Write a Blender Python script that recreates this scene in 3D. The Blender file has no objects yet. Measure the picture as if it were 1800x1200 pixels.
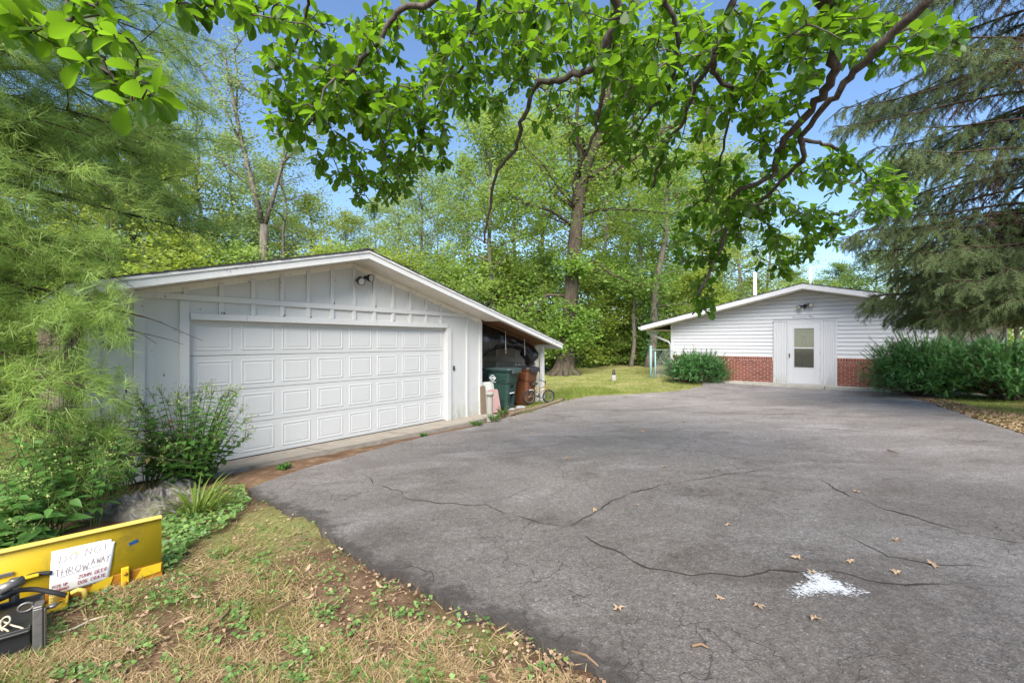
import bpy, math, random
import numpy as np
from mathutils import Vector, Matrix, geometry, noise

rng = np.random.default_rng(7)
random.seed(7)
scene = bpy.context.scene
C = scene.collection
R = math.radians

# ------------------------------------------------------------------ camera
FPX, CX, HY, CAMZ = 752.0, 900.0, 600.0, 1.5      # focal length and centre in photo pixels
cam_d = bpy.data.cameras.new('camera')
cam_d.sensor_fit = 'HORIZONTAL'
cam_d.sensor_width = 36
cam_d.lens = FPX / 1800 * 36
cam_d.clip_start = 0.05
cam_d.clip_end = 2000
cam = bpy.data.objects.new('camera', cam_d)
C.objects.link(cam)
cam.location = (0, 0, CAMZ)
cam.rotation_euler = (R(90), 0, 0)
scene.camera = cam

# ------------------------------------------------------------------ light
SUN_EL, SUN_AZ = 43.0, 188.0     # azimuth clockwise from +Y: high behind the camera
world = bpy.data.worlds.new('World')
scene.world = world
world.use_nodes = True
wn = world.node_tree
wn.nodes.clear()
sky = wn.nodes.new('ShaderNodeTexSky')
sky.sky_type = 'NISHITA'
sky.sun_disc = False
sky.sun_elevation = R(SUN_EL)
sky.sun_rotation = R(SUN_AZ)
sky.air_density = 1.0
sky.dust_density = 0.5
sky.ozone_density = 4.5
bg = wn.nodes.new('ShaderNodeBackground')
bg.inputs['Strength'].default_value = 0.095
wo = wn.nodes.new('ShaderNodeOutputWorld')
wn.links.new(sky.outputs[0], bg.inputs[0])
wn.links.new(bg.outputs[0], wo.inputs[0])
sun_d = bpy.data.lights.new('sun', 'SUN')
sun_d.energy = 3.5
sun_d.angle = R(45)
sun_d.color = (1.0, 0.95, 0.86)
sun = bpy.data.objects.new('sun', sun_d)
C.objects.link(sun)
el, az = R(SUN_EL), R(SUN_AZ)
sdir = Vector((math.sin(az) * math.cos(el), math.cos(az) * math.cos(el), math.sin(el)))
sun.rotation_euler = sdir.to_track_quat('Z', 'Y').to_euler()
sun.location = sdir * 60
vs = scene.view_settings
vs.view_transform = 'Standard'
vs.look = 'None'
vs.gamma = 1
vs.use_curve_mapping = False
vs.exposure = 1.5
scene.cycles.use_denoising = True
scene.cycles.max_bounces = 10
scene.cycles.diffuse_bounces = 8
scene.cycles.transmission_bounces = 8
scene.cycles.transparent_max_bounces = 12

# ------------------------------------------------------------------ terrain height and pixel helpers
def sstep(a, b, x):
    t = min(1.0, max(0.0, (x - a) / (b - a)))
    return t * t * (3 - 2 * t)

def gz(x, y):
    p = 0.108 + 0.0351 * max(-9, min(13, x)) - 0.0393 * max(-4, min(16, y))
    w = sstep(11, 17, y)
    far = 0.11 + 0.03 * (max(-4, min(6, x)) - 5.5) + 0.012 * max(0, y - 20)
    return p * (1 - w) + far * w

def P(px, py, Y):
    """point at depth Y seen at photo pixel px, py"""
    return Vector(((px - CX) / FPX * Y, Y, CAMZ - (py - HY) / FPX * Y))

def G(px, py):
    """ground point under a photo pixel"""
    lo, hi = 0.5, 80.0
    for _ in range(60):
        m = (lo + hi) / 2
        q = P(px, py, m)
        if q.z > gz(q.x, q.y):
            lo = m
        else:
            hi = m
    q = P(px, py, lo)
    return (q.x, q.y)

# ------------------------------------------------------------------ object helpers
def tag(o, label=None, cat=None, group=None, kind=None):
    if label: o['label'] = label
    if cat: o['category'] = cat
    if group: o['group'] = group
    if kind: o['kind'] = kind
    return o

def thing(name, label, cat, loc=(0, 0, 0), rz=0.0, group=None):
    o = bpy.data.objects.new(name, None)
    o.empty_display_size = 0.2
    C.objects.link(o)
    o.location = loc
    o.rotation_euler = (0, 0, rz)
    return tag(o, label, cat, group)

def link(name, mesh, parent=None, mats=None):
    o = bpy.data.objects.new(name, mesh)
    C.objects.link(o)
    if parent is not None:
        o.parent = parent
    if mats is not None and len(mesh.materials) == 0:
        for m in (mats if isinstance(mats, (list, tuple)) else [mats]):
            mesh.materials.append(m)
    return o

def np_mesh(name, V, F, tint=None, smooth=False):
    """mesh from numpy arrays; F is (n,k) of equal polygons"""
    me = bpy.data.meshes.new(name)
    n, k = F.shape
    me.vertices.add(len(V))
    me.vertices.foreach_set('co', np.ascontiguousarray(V, dtype=np.float32).ravel())
    me.loops.add(n * k)
    me.loops.foreach_set('vertex_index', np.ascontiguousarray(F, dtype=np.int32).ravel())
    me.polygons.add(n)
    me.polygons.foreach_set('loop_start', np.arange(0, n * k, k, dtype=np.int32))
    if smooth:
        me.polygons.foreach_set('use_smooth', np.ones(n, dtype=bool))
    if tint is not None:
        a = me.attributes.new('tint', 'FLOAT', 'POINT')
        a.data.foreach_set('value', np.ascontiguousarray(tint, dtype=np.float32))
    me.update(calc_edges=True)
    return me

def norm(a):
    return a / np.maximum(np.linalg.norm(a, axis=-1, keepdims=True), 1e-9)

def frames(d, up):
    y = norm(d)
    x = norm(np.cross(y, up))
    z = np.cross(x, y)
    return np.stack([x, y, z], axis=-1)            # columns

def scatter(name, tv, tf, pos, rot, size, tint, smooth=False):
    """join many copies of a small template"""
    tv = np.asarray(tv, float); tf = np.asarray(tf, int)
    n, k = len(pos), len(tv)
    size = np.asarray(size, float)
    if size.ndim == 1: size = size[:, None].repeat(3, 1)
    v = tv[None] * size[:, None, :]
    v = np.einsum('nij,nkj->nki', rot, v) + np.asarray(pos)[:, None, :]
    f = (tf[None] + (np.arange(n) * k)[:, None, None]).reshape(-1, tf.shape[1])
    return np_mesh(name, v.reshape(-1, 3), f, np.repeat(tint, k), smooth)

class MB:
    def __init__(self):
        self.v = []; self.f = []; self.m = []; self.sm = []
    def add(self, vs_, fs, mi=0, smooth=False):
        b = len(self.v)
        self.v += [tuple(q) for q in vs_]
        for f in fs:
            self.f.append([i + b for i in f]); self.m.append(mi); self.sm.append(smooth)
        return self
    def box(self, x0, x1, y0, y1, z0, z1, mi=0):
        return self.add([(x0, y0, z0), (x1, y0, z0), (x1, y1, z0), (x0, y1, z0),
                         (x0, y0, z1), (x1, y0, z1), (x1, y1, z1), (x0, y1, z1)],
                        [(0, 3, 2, 1), (4, 5, 6, 7), (0, 1, 5, 4), (1, 2, 6, 5), (2, 3, 7, 6), (3, 0, 4, 7)], mi)
    def prism(self, poly, y0, y1, mi=0):
        """polygon in x,z pulled along y"""
        n = len(poly)
        v = [(a, y0, b) for a, b in poly] + [(a, y1, b) for a, b in poly]
        f = [list(range(n)), list(range(2 * n - 1, n - 1, -1))]
        f += [(i, i + n, (i + 1) % n + n, (i + 1) % n) for i in range(n)]
        return self.add(v, f, mi)
    def bar(self, a, b, w, h, up=(0, 0, 1), mi=0):
        a, b = Vector(a), Vector(b)
        d = (b - a).normalized(); u = Vector(up)
        s = d.cross(u).normalized() * w / 2; t = s.cross(d).normalized() * h / 2
        v = []
        for q in (a, b):
            v += [q - s - t, q + s - t, q + s + t, q - s + t]
        return self.add(v, [(0, 1, 2, 3), (7, 6, 5, 4), (0, 4, 5, 1), (1, 5, 6, 2), (2, 6, 7, 3), (3, 7, 4, 0)], mi)
    def tube(self, pts, rad, n=8, cap=True, mi=0, jitter=0.0):
        pts = [Vector(q) for q in pts]
        if not isinstance(rad, (list, tuple)): rad = [rad] * len(pts)
        t0 = (pts[1] - pts[0]).normalized()
        u = t0.orthogonal().normalized()
        vv, ff = [], []
        for i, q in enumerate(pts):
            t = (pts[min(i + 1, len(pts) - 1)] - pts[max(i - 1, 0)]).normalized()
            u = (u - t * u.dot(t)).normalized()
            w = t.cross(u)
            for k in range(n):
                a = 2 * math.pi * k / n
                r = rad[i] * (1 + jitter * (random.random() - .5))
                vv.append(q + (u * math.cos(a) + w * math.sin(a)) * r)
        for i in range(len(pts) - 1):
            for k in range(n):
                ff.append((i * n + k, i * n + (k + 1) % n, (i + 1) * n + (k + 1) % n, (i + 1) * n + k))
        self.add(vv, ff, mi, True)
        if cap:
            b = len(self.v) - len(vv)
            self.f.append([b + k for k in range(n)][::-1]); self.m.append(mi); self.sm.append(False)
            self.f.append([b + (len(pts) - 1) * n + k for k in range(n)]); self.m.append(mi); self.sm.append(False)
        return self
    def lathe(self, prof, n=20, c=(0, 0, 0), mi=0, smooth=True):
        vv, ff = [], []
        for r, z in prof:
            for k in range(n):
                a = 2 * math.pi * k / n
                vv.append((c[0] + r * math.cos(a), c[1] + r * math.sin(a), c[2] + z))
        for i in range(len(prof) - 1):
            for k in range(n):
                ff.append((i * n + k, i * n + (k + 1) % n, (i + 1) * n + (k + 1) % n, (i + 1) * n + k))
        return self.add(vv, ff, mi, smooth)
    def mesh(self, name):
        me = bpy.data.meshes.new(name)
        me.from_pydata(self.v, [], self.f)
        me.polygons.foreach_set('material_index', self.m)
        me.polygons.foreach_set('use_smooth', self.sm)
        me.update()
        return me
    def build(self, name, mats, parent=None, bevel=0.0, seg=1):
        o = link(name, self.mesh(name), parent, mats)
        if bevel:
            b = o.modifiers.new('bevel', 'BEVEL'); b.width = bevel; b.segments = seg; b.limit_method = 'ANGLE'; b.angle_limit = R(35)
        return o

# ------------------------------------------------------------------ materials
class NT:
    def __init__(self, name):
        self.mat = bpy.data.materials.new(name)
        self.mat.use_nodes = True
        self.t = self.mat.node_tree
        self.t.nodes.clear()
        self.out = self.t.nodes.new('ShaderNodeOutputMaterial')
    def n(self, typ, **kw):
        nd = self.t.nodes.new(typ)
        for k, v in kw.items(): setattr(nd, k, v)
        return nd
    def l(self, a, b): self.t.links.new(a, b)
    def coord(self, kind='Object', scale=(1, 1, 1)):
        tc = self.n('ShaderNodeTexCoord'); mp = self.n('ShaderNodeMapping')
        mp.inputs['Scale'].default_value = scale
        self.l(tc.outputs[kind], mp.inputs[0])
        return mp.outputs[0]
    def noise(self, vec, scale, detail=4, rough=.55, dist=0.0):
        nd = self.n('ShaderNodeTexNoise')
        nd.inputs['Scale'].default_value = scale; nd.inputs['Detail'].default_value = detail
        nd.inputs['Roughness'].default_value = rough; nd.inputs['Distortion'].default_value = dist
        self.l(vec, nd.inputs['Vector'])
        return nd.outputs['Fac']
    def vor(self, vec, scale, feature='F1', out='Distance'):
        nd = self.n('ShaderNodeTexVoronoi'); nd.feature = feature
        nd.inputs['Scale'].default_value = scale
        self.l(vec, nd.inputs['Vector'])
        return nd.outputs[out]
    def ramp(self, fac, stops, interp='LINEAR'):
        nd = self.n('ShaderNodeValToRGB'); cr = nd.color_ramp; cr.interpolation = interp
        while len(cr.elements) < len(stops): cr.elements.new(0.5)
        for e, (p, c) in zip(cr.elements, stops):
            e.position = p
            e.color = (c, c, c, 1) if isinstance(c, (int, float)) else (*c, 1)
        self.l(fac, nd.inputs[0])
        return nd.outputs[0]
    def mix(self, fac, a, b, mode='MIX'):
        nd = self.n('ShaderNodeMix'); nd.data_type = 'RGBA'; nd.blend_type = mode
        for s, v in ((nd.inputs[0], fac), (nd.inputs[6], a), (nd.inputs[7], b)):
            if isinstance(v, (int, float)): s.default_value = v
            elif isinstance(v, tuple): s.default_value = (*v, 1)
            else: self.l(v, s)
        return nd.outputs[2]
    def math(self, op, a, b=0.0, clamp=False):
        nd = self.n('ShaderNodeMath'); nd.operation = op; nd.use_clamp = clamp
        for s, v in ((nd.inputs[0], a), (nd.inputs[1], b)):
            if isinstance(v, (int, float)): s.default_value = v
            else: self.l(v, s)
        return nd.outputs[0]
    def bump(self, h, strength=.3, dist=.01):
        nd = self.n('ShaderNodeBump'); nd.inputs['Strength'].default_value = strength; nd.inputs['Distance'].default_value = dist
        self.l(h, nd.inputs['Height'])
        return nd.outputs[0]
    def principled(self, col, rough=.6, spec=.5, metal=0.0, nrm=None):
        nd = self.n('ShaderNodeBsdfPrincipled')
        for s, v in ((nd.inputs['Base Color'], col), (nd.inputs['Roughness'], rough), (nd.inputs['Metallic'], metal)):
            if isinstance(v, (int, float)): s.default_value = v
            elif isinstance(v, tuple): s.default_value = (*v, 1)
            else: self.l(v, s)
        nd.inputs['Specular IOR Level'].default_value = spec
        if nrm is not None: self.l(nrm, nd.inputs['Normal'])
        return nd.outputs[0]
    def done(self, sh):
        self.l(sh, self.out.inputs[0])
        return self.mat

def sep(t, vec):
    s = t.n('ShaderNodeSeparateXYZ'); t.l(vec, s.inputs[0]); return s.outputs

def mat_plain(name, col, var=.2, scale=6, rough=.6, spec=.4, metal=0.0, bump=.1, bscale=60, dirt=None, dirt_amt=.5, stretch=(1, 1, 1)):
    t = NT(name)
    v = t.coord('Object', stretch)
    oi = t.n('ShaderNodeObjectInfo')
    a = tuple(c * (1 - var) for c in col); b = tuple(min(1, c * (1 + var * .6)) for c in col)
    c = t.mix(t.noise(v, scale, 5, .6), a, b)
    rv = t.math('MULTIPLY_ADD', oi.outputs['Random'], .16); 
    rv.node.inputs[2].default_value = .92
    c = t.mix(1.0, c, rv, 'MULTIPLY')
    if dirt:
        m = t.ramp(t.noise(v, scale * 1.7, 8, .7, .6), [(.52, 0.0), (.72, dirt_amt)])
        c = t.mix(m, c, dirt)
    return t.done(t.principled(c, rough, spec, metal, t.bump(t.noise(v, bscale, 4), bump, .004)))

def mat_leaf(name, dark, light, trans=(.25, .42, .05), tw=.4, rough=.45, spec=.35, clump=None):
    t = NT(name)
    at = t.n('ShaderNodeAttribute'); at.attribute_name = 'tint'
    oi = t.n('ShaderNodeObjectInfo')
    g = t.n('ShaderNodeNewGeometry')
    f = t.math('ADD', t.math('MULTIPLY', at.outputs['Fac'], .75), t.math('MULTIPLY', oi.outputs['Random'], .25))
    if clump:
        f = t.math('ADD', t.math('MULTIPLY', f, .65), t.math('MULTIPLY', t.noise(g.outputs['Position'], clump, 2), .4))
    c = t.mix(f, dark, light)
    p = t.principled(c, rough, spec)
    tr = t.n('ShaderNodeBsdfTranslucent')
    t.l(t.mix(f, tuple(x * .6 for x in trans), trans), tr.inputs[0])
    mx = t.n('ShaderNodeMixShader'); mx.inputs[0].default_value = tw
    t.l(p, mx.inputs[1]); t.l(tr.outputs[0], mx.inputs[2])
    return t.done(mx.outputs[0])

def mat_bark(name, a, b, scale=6, bump=.8, moss=None):
    t = NT(name)
    v = t.coord('Object', (1, 1, .22))
    n1 = t.noise(v, scale * 3, 6, .65, .4)
    c = t.ramp(n1, [(.3, a), (.7, b)])
    if moss: c = t.mix(t.ramp(t.noise(t.coord(), 1.3, 4), [(.5, 0.0), (.7, .6)]), c, moss)
    return t.done(t.principled(c, .9, .15, 0, t.bump(t.noise(v, scale * 5, 6, .7), bump, .03)))

def mat_white(name, col, chip=.0, mildew=False, streak=.12, warm=(.50, .47, .40)):
    """old white paint: soft dirt, peeled chips, mildew near the ground"""
    t = NT(name)
    v = t.coord('Object')
    c = t.mix(t.ramp(t.noise(v, 2.3, 6, .65), [(.35, 0.0), (.75, streak * 2)]), col, warm)
    st = t.noise(t.coord('Object', (14, 14, .7)), 1.0, 4, .6)
    c = t.mix(t.ramp(st, [(.5, 0.0), (.8, streak * 1.6)]), c, warm)
    oi = t.n('ShaderNodeObjectInfo')
    if chip > 0:
        vv = t.coord('Object', (1, 1, .6))
        m1 = t.ramp(t.noise(vv, 26, 6, .7, .5), [(.66 - chip * .1, 0.0), (.68 - chip * .1, 1.0)])
        m2 = t.ramp(t.noise(v, 1.9, 2), [(.50, 0.0), (.62, 1.0)])
        c = t.mix(t.math('MULTIPLY', m1, m2), c, (.10, .065, .045))
    if mildew:
        z = sep(t, v)[2]
        k = t.math('MULTIPLY', t.ramp(z, [(0.0, 1.0), (.38, 0.0)]), t.ramp(t.noise(t.coord('Object', (9, 9, 2)), 1.0, 5, .7), [(.38, 0.0), (.7, .85)]))
        c = t.mix(k, c, (.20, .21, .10))
    return t.done(t.principled(c, .55, .35, 0, t.bump(t.noise(v, 45, 4), .12, .004)))

M = {}
M['white'] = mat_white('white_paint', (.56, .555, .535), .35, True)
M['white_trim'] = mat_white('white_trim_paint', (.60, .595, .58), .55)
M['white_door'] = mat_white('garage_door_paint', (.56, .555, .54), 0, False, .07)
M['vinyl'] = mat_white('white_vinyl', (.53, .525, .53), 0, False, .04)
M['vinyl_flute'] = mat_white('white_vinyl_flute', (.52, .515, .52), 0, True, .05)
M['soffit'] = mat_white('soffit_paint', (.78, .73, .63), .2, False, .2)
M['shingle'] = mat_plain('asphalt_shingle', (.055, .052, .05), .4, 9, .95, .2, bump=.5)
M['grey_paint'] = mat_white('greyed_paint', (.66, .63, .58), .3, False, .25)
M['rafter'] = mat_plain('bare_wood', (.24, .13, .065), .45, 7, .85, .2, stretch=(1, 1, 4))
M['black'] = mat_plain('black_metal', (.018, .018, .019), .3, 8, .45, .5)
M['lens'] = mat_plain('lamp_lens', (.42, .40, .34), .2, 20, .15, .6)
M['black_plastic'] = mat_plain('black_plastic_film', (.012, .012, .013), .3, 5, .28, .6, bump=.25, bscale=14)
M['concrete'] = mat_plain('concrete', (.33, .29, .24), .35, 3.5, .9, .25, bump=.4, bscale=90, dirt=(.15, .10, .07), dirt_amt=.6)
M['step'] = mat_plain('step_concrete', (.42, .39, .33), .25, 3.5, .9, .25, bump=.3, bscale=90, dirt=(.17, .13, .09), dirt_amt=.5)
M['mortar'] = mat_plain('mortar', (.62, .54, .47), .2, 12, .95, .1)
M['inner_door'] = mat_plain('beige_door', (.60, .57, .47), .06, 4, .5, .4)
M['green_cart'] = mat_plain('green_cart_plastic', (.020, .052, .042), .25, 4, .42, .5, bump=.15, bscale=150, dirt=(.09, .12, .10), dirt_amt=.3)
M['green_lid'] = mat_plain('grey_green_lid', (.055, .085, .082), .25, 5, .38, .5, dirt=(.16, .18, .17), dirt_amt=.45)
M['brown_cart'] = mat_plain('brown_cart_plastic', (.125, .045, .02), .25, 4, .42, .5, bump=.15, bscale=150, dirt=(.22, .12, .07), dirt_amt=.3)
M['brown_lid'] = mat_plain('dark_cart_lid', (.03, .03, .035), .3, 5, .35, .5)
M['decal'] = mat_plain('white_decal', (.72, .74, .74), .06, 9, .5, .4)
M['pink'] = mat_plain('faded_pink_board', (.40, .235, .22), .18, 5, .6, .4, dirt=(.5, .42, .38), dirt_amt=.5)
M['offwhite'] = mat_plain('offwhite_board', (.60, .60, .54), .15, 5, .6, .4, dirt=(.30, .30, .22), dirt_amt=.5)
M['pipe'] = mat_plain('weathered_pipe', (.32, .305, .26), .2, 9, .7, .3, dirt=(.25, .23, .17), dirt_amt=.6)
M['rubber'] = mat_plain('rubber', (.02, .02, .02), .3, 15, .7, .3)
M['bike_yellow'] = mat_plain('faded_yellow_paint', (.28, .18, .06), .3, 20, .6, .3, dirt=(.10, .045, .025), dirt_amt=1.0)
M['steel'] = mat_plain('dull_steel', (.20, .19, .18), .4, 14, .45, .5, .6, dirt=(.10, .05, .03), dirt_amt=.6)
M['chrome'] = mat_plain('galvanised', (.42, .46, .46), .2, 10, .45, .5, .5)
M['blade_yellow'] = mat_plain('plow_yellow', (.56, .38, .012), .22, 3, .5, .4, bump=.2, bscale=30, dirt=(.20, .12, .03), dirt_amt=.75)
M['blade_lip'] = mat_plain('worn_yellow_edge', (.68, .50, .10), .2, 8, .45, .5, dirt=(.45, .30, .12), dirt_amt=.6)
M['rust'] = mat_plain('rusty_yellow', (.42, .17, .012), .5, 7, .65, .3, dirt=(.12, .05, .02), dirt_amt=.7)
M['paper'] = mat_plain('paper', (.78, .77, .77), .05, 3, .75, .2, bump=.3, bscale=7)
M['ink_grey'] = mat_plain('grey_marker', (.26, .21, .20), .1, 30, .8, .1, bump=0)
M['ink_red'] = mat_plain('red_marker', (.34, .08, .09), .1, 30, .8, .1, bump=0)
M['blue_tape'] = mat_plain('blue_tape', (.01, .05, .13), .1, 30, .5, .3, bump=0)
M['tape'] = mat_plain('masking_tape', (.60, .50, .32), .1, 30, .6, .3, bump=0)
M['rope'] = mat_plain('rope', (.52, .45, .33), .2, 60, .9, .1)
M['tarp'] = mat_plain('grey_tarp', (.105, .095, .082), .5, 3, .5, .5, bump=.6, bscale=22, dirt=(.30, .27, .22), dirt_amt=.7)
M['old_board'] = mat_plain('weathered_board', (.16, .12, .09), .5, 9, .9, .2, bump=.4, bscale=50, stretch=(1, 1, .25), dirt=(.30, .26, .21), dirt_amt=.5)
M['side_board'] = mat_plain('peeling_side_board', (.17, .125, .09), .5, 9, .9, .2, bump=.5, bscale=50, stretch=(1, 1, .3), dirt=(.46, .43, .38), dirt_amt=.9)
M['cloth'] = mat_plain('pale_cloth', (.30, .31, .32), .3, 20, .8, .2)
M['pole'] = mat_plain('pale_pole', (.55, .55, .55), .15, 6, .7, .3)
M['timber'] = mat_plain('edging_timber', (.20, .15, .10), .4, 8, .9, .2, bump=.5)
M['dried_leaf'] = mat_plain('dried_leaf_brown', (.45, .26, .11), .2, 8, .8, .2)
M['stone'] = mat_plain('pale_stone', (.32, .30, .26), .25, 14, .85, .2)
M['rust_wood'] = mat_plain('bare_brown_wood', (.13, .075, .045), .4, 30, .9, .1)
M['fence_green'] = mat_plain('pale_green_fence_paint', (.22, .34, .33), .2, 10, .6, .3)
M['twig'] = mat_plain('twig_wood', (.20, .13, .08), .4, 20, .9, .15)

def mat_brick():
    t = NT('red_brick')
    v = t.coord('Object')
    oi = t.n('ShaderNodeObjectInfo')
    c = t.ramp(oi.outputs['Random'], [(0, (.16, .045, .030)), (.4, (.22, .065, .042)), (.75, (.27, .088, .055)), (1, (.19, .065, .052))])
    c = t.mix(t.ramp(t.noise(v, 30, 5, .7), [(.4, 0.0), (.8, .5)]), c, (.12, .04, .03))
    return t.done(t.principled(c, .85, .25, 0, t.bump(t.noise(v, 110, 4), .4, .005)))
M['brick'] = mat_brick()

def mat_glass(name, tint, tr):
    t = NT(name)
    g = t.n('ShaderNodeBsdfGlossy'); g.inputs['Roughness'].default_value = .03
    a = t.n('ShaderNodeBsdfTransparent'); a.inputs[0].default_value = (*tint, 1)
    fr = t.n('ShaderNodeFresnel'); fr.inputs[0].default_value = 1.5
    mx = t.n('ShaderNodeMixShader')
    t.l(fr.outputs[0], mx.inputs[0]); t.l(a.outputs[0], mx.inputs[1]); t.l(g.outputs[0], mx.inputs[2])
    return t.done(mx.outputs[0])
M['glass'] = mat_glass('clear_glass', (.9, .92, .9), 1)
M['screen'] = mat_glass('insect_screen_glass', (.72, .73, .72), 1)

def mat_asphalt():
    t = NT('worn_asphalt')
    v = t.coord('Object')
    base = t.ramp(t.noise(v, .35, 5, .6), [(.3, (.165, .146, .134)), (.7, (.255, .230, .214))])
    # pale worn patches and dark damp-looking stains of their own shape
    w = t.ramp(t.noise(t.coord('Object', (.55, 1.0, 1)), 1.1, 6, .65, .6), [(.50, 0.0), (.72, .65)])
    base = t.mix(w, base, (.35, .325, .315))
    d = t.ramp(t.noise(t.coord('Object', (1, 1.3, 1)), .9, 7, .68, 1.2), [(.50, 0.0), (.68, .62)])
    base = t.mix(d, base, (.105, .086, .073))
    # aggregate
    vn = t.n('ShaderNodeTexVoronoi'); vn.inputs['Scale'].default_value = 150; t.l(v, vn.inputs['Vector'])
    sp = t.n('ShaderNodeSeparateColor'); t.l(vn.outputs['Color'], sp.inputs[0])
    ag = t.ramp(sp.outputs[0], [(0, .50), (.55, .92), (.90, 1.12), (.975, 1.4), (1, 2.0)])
    base = t.mix(.85, base, t.mix(1.0, base, ag, 'MULTIPLY'))
    g2 = t.ramp(t.noise(v, 24, 6, .75), [(.3, .55), (.7, 1.4)])
    base = t.mix(.75, base, t.mix(1.0, base, g2, 'MULTIPLY'))
    # darker at the near end, paler towards the house; brown dirt specks near
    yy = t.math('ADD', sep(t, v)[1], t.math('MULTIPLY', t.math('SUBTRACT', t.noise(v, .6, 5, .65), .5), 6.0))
    y_tone = t.ramp(t.math('DIVIDE', yy, 12.0), [(.15, .60), (.42, .90), (.85, 1.22)])
    base = t.mix(1.0, base, y_tone, 'MULTIPLY')
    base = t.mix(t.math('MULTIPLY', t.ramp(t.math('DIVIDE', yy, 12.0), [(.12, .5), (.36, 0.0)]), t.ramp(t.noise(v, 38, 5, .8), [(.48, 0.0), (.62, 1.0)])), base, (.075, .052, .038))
    # brown debris caught in the surface, and the dark crumbling edge strip
    db = t.math('MULTIPLY', t.ramp(t.noise(v, 70, 3, .8), [(.62, 0.0), (.68, 1.0)]), t.ramp(t.noise(v, 1.6, 5, .7), [(.5, 0.0), (.68, .75)]))
    base = t.mix(db, base, (.085, .050, .030))
    ea = t.n('ShaderNodeAttribute'); ea.attribute_name = 'tint'
    eg = t.ramp(t.math('ADD', ea.outputs['Fac'], t.math('MULTIPLY', t.math('SUBTRACT', t.noise(v, 7, 6, .75), .5), 1.9)), [(.50, 0.0), (.85, .75)])
    base = t.mix(eg, base, (.040, .033, .029))
    # fine crazing where the surface has broken up
    wv = t.n('ShaderNodeVectorMath'); wv.operation = 'ADD'
    nz = t.n('ShaderNodeTexNoise'); nz.inputs['Scale'].default_value = 3.0; nz.inputs['Detail'].default_value = 5
    t.l(v, nz.inputs['Vector'])
    sc = t.n('ShaderNodeVectorMath'); sc.operation = 'SCALE'; sc.inputs[3].default_value = .55
    t.l(nz.outputs['Color'], sc.inputs[0]); t.l(v, wv.inputs[0]); t.l(sc.outputs[0], wv.inputs[1])
    e1 = t.vor(wv.outputs[0], 2.6, 'DISTANCE_TO_EDGE')
    k1 = t.math('MULTIPLY', t.ramp(e1, [(0, .75), (.014, 0.0)]), t.ramp(t.noise(v, .55, 3), [(.46, 0.0), (.6, .9)]))
    e2 = t.vor(wv.outputs[0], 7.5, 'DISTANCE_TO_EDGE')
    k2 = t.math('MULTIPLY', t.ramp(e2, [(0, .65), (.04, 0.0)]), t.ramp(t.noise(v, .8, 4, .6, .5), [(.52, 0.0), (.66, .8)]))
    k = t.math('MAXIMUM', k1, k2)
    base = t.mix(k, base, (.016, .014, .013))
    h = t.math('SUBTRACT', t.math('ADD', t.math('MULTIPLY', sp.outputs[1], .5), t.noise(v, 30, 5, .7)), t.math('MULTIPLY', k, 1.5))
    return t.done(t.principled(base, .68, .38, 0, t.bump(h, .55, .012)))
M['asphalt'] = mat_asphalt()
M['crack'] = mat_plain('crack_dark', (.045, .039, .036), .4, 30, .95, .1)

def mat_splash():
    t = NT('white_paint_spill')
    v = t.coord('Object')
    m = t.math('MULTIPLY', t.noise(v, 55, 5, .75), 1.0)
    a = t.n('ShaderNodeAttribute'); a.attribute_name = 'tint'
    k = t.math('ADD', a.outputs['Fac'], t.math('MULTIPLY', t.math('SUBTRACT', m, .5), 3.6))
    k = t.ramp(k, [(.40, 0.0), (.78, 1.0)])
    p = t.principled((.46, .465, .48), .85, .2)
    tr = t.n('ShaderNodeBsdfTransparent')
    mx = t.n('ShaderNodeMixShader'); t.l(k, mx.inputs[0]); t.l(tr.outputs[0], mx.inputs[1]); t.l(p, mx.inputs[2])
    return t.done(mx.outputs[0])
M['splash'] = mat_splash()

def mat_ground():
    t = NT('ground_soil_and_turf')
    v = t.coord('Object')
    a = t.n('ShaderNodeAttribute'); a.attribute_name = 'tint'
    soil = t.ramp(t.noise(v, 5, 8, .72), [(.3, (.085, .045, .028)), (.55, (.19, .115, .070)), (.75, (.37, .26, .16))])
    soil = t.mix(t.ramp(t.noise(v, 60, 4, .8), [(.5, 0.0), (.75, .6)]), soil, (.30, .22, .13))
    turf = t.ramp(t.noise(v, 1.2, 8, .7), [(.3, (.15, .165, .052)), (.5, (.27, .25, .095)), (.7, (.42, .34, .18))])
    turf = t.mix(t.ramp(t.noise(v, 40, 4, .8), [(.4, 0.0), (.7, .5)]), turf, (.14, .18, .045))
    k = t.math('ADD', a.outputs['Fac'], t.math('MULTIPLY', t.math('SUBTRACT', t.noise(v, 2.2, 6, .7), .5), 1.1))
    c = t.mix(t.ramp(k, [(.38, 0.0), (.62, 1.0)]), soil, turf)
    return t.done(t.principled(c, .95, .1, 0, t.bump(t.noise(v, 45, 6, .8), .9, .02)))
M['ground'] = mat_ground()

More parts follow.
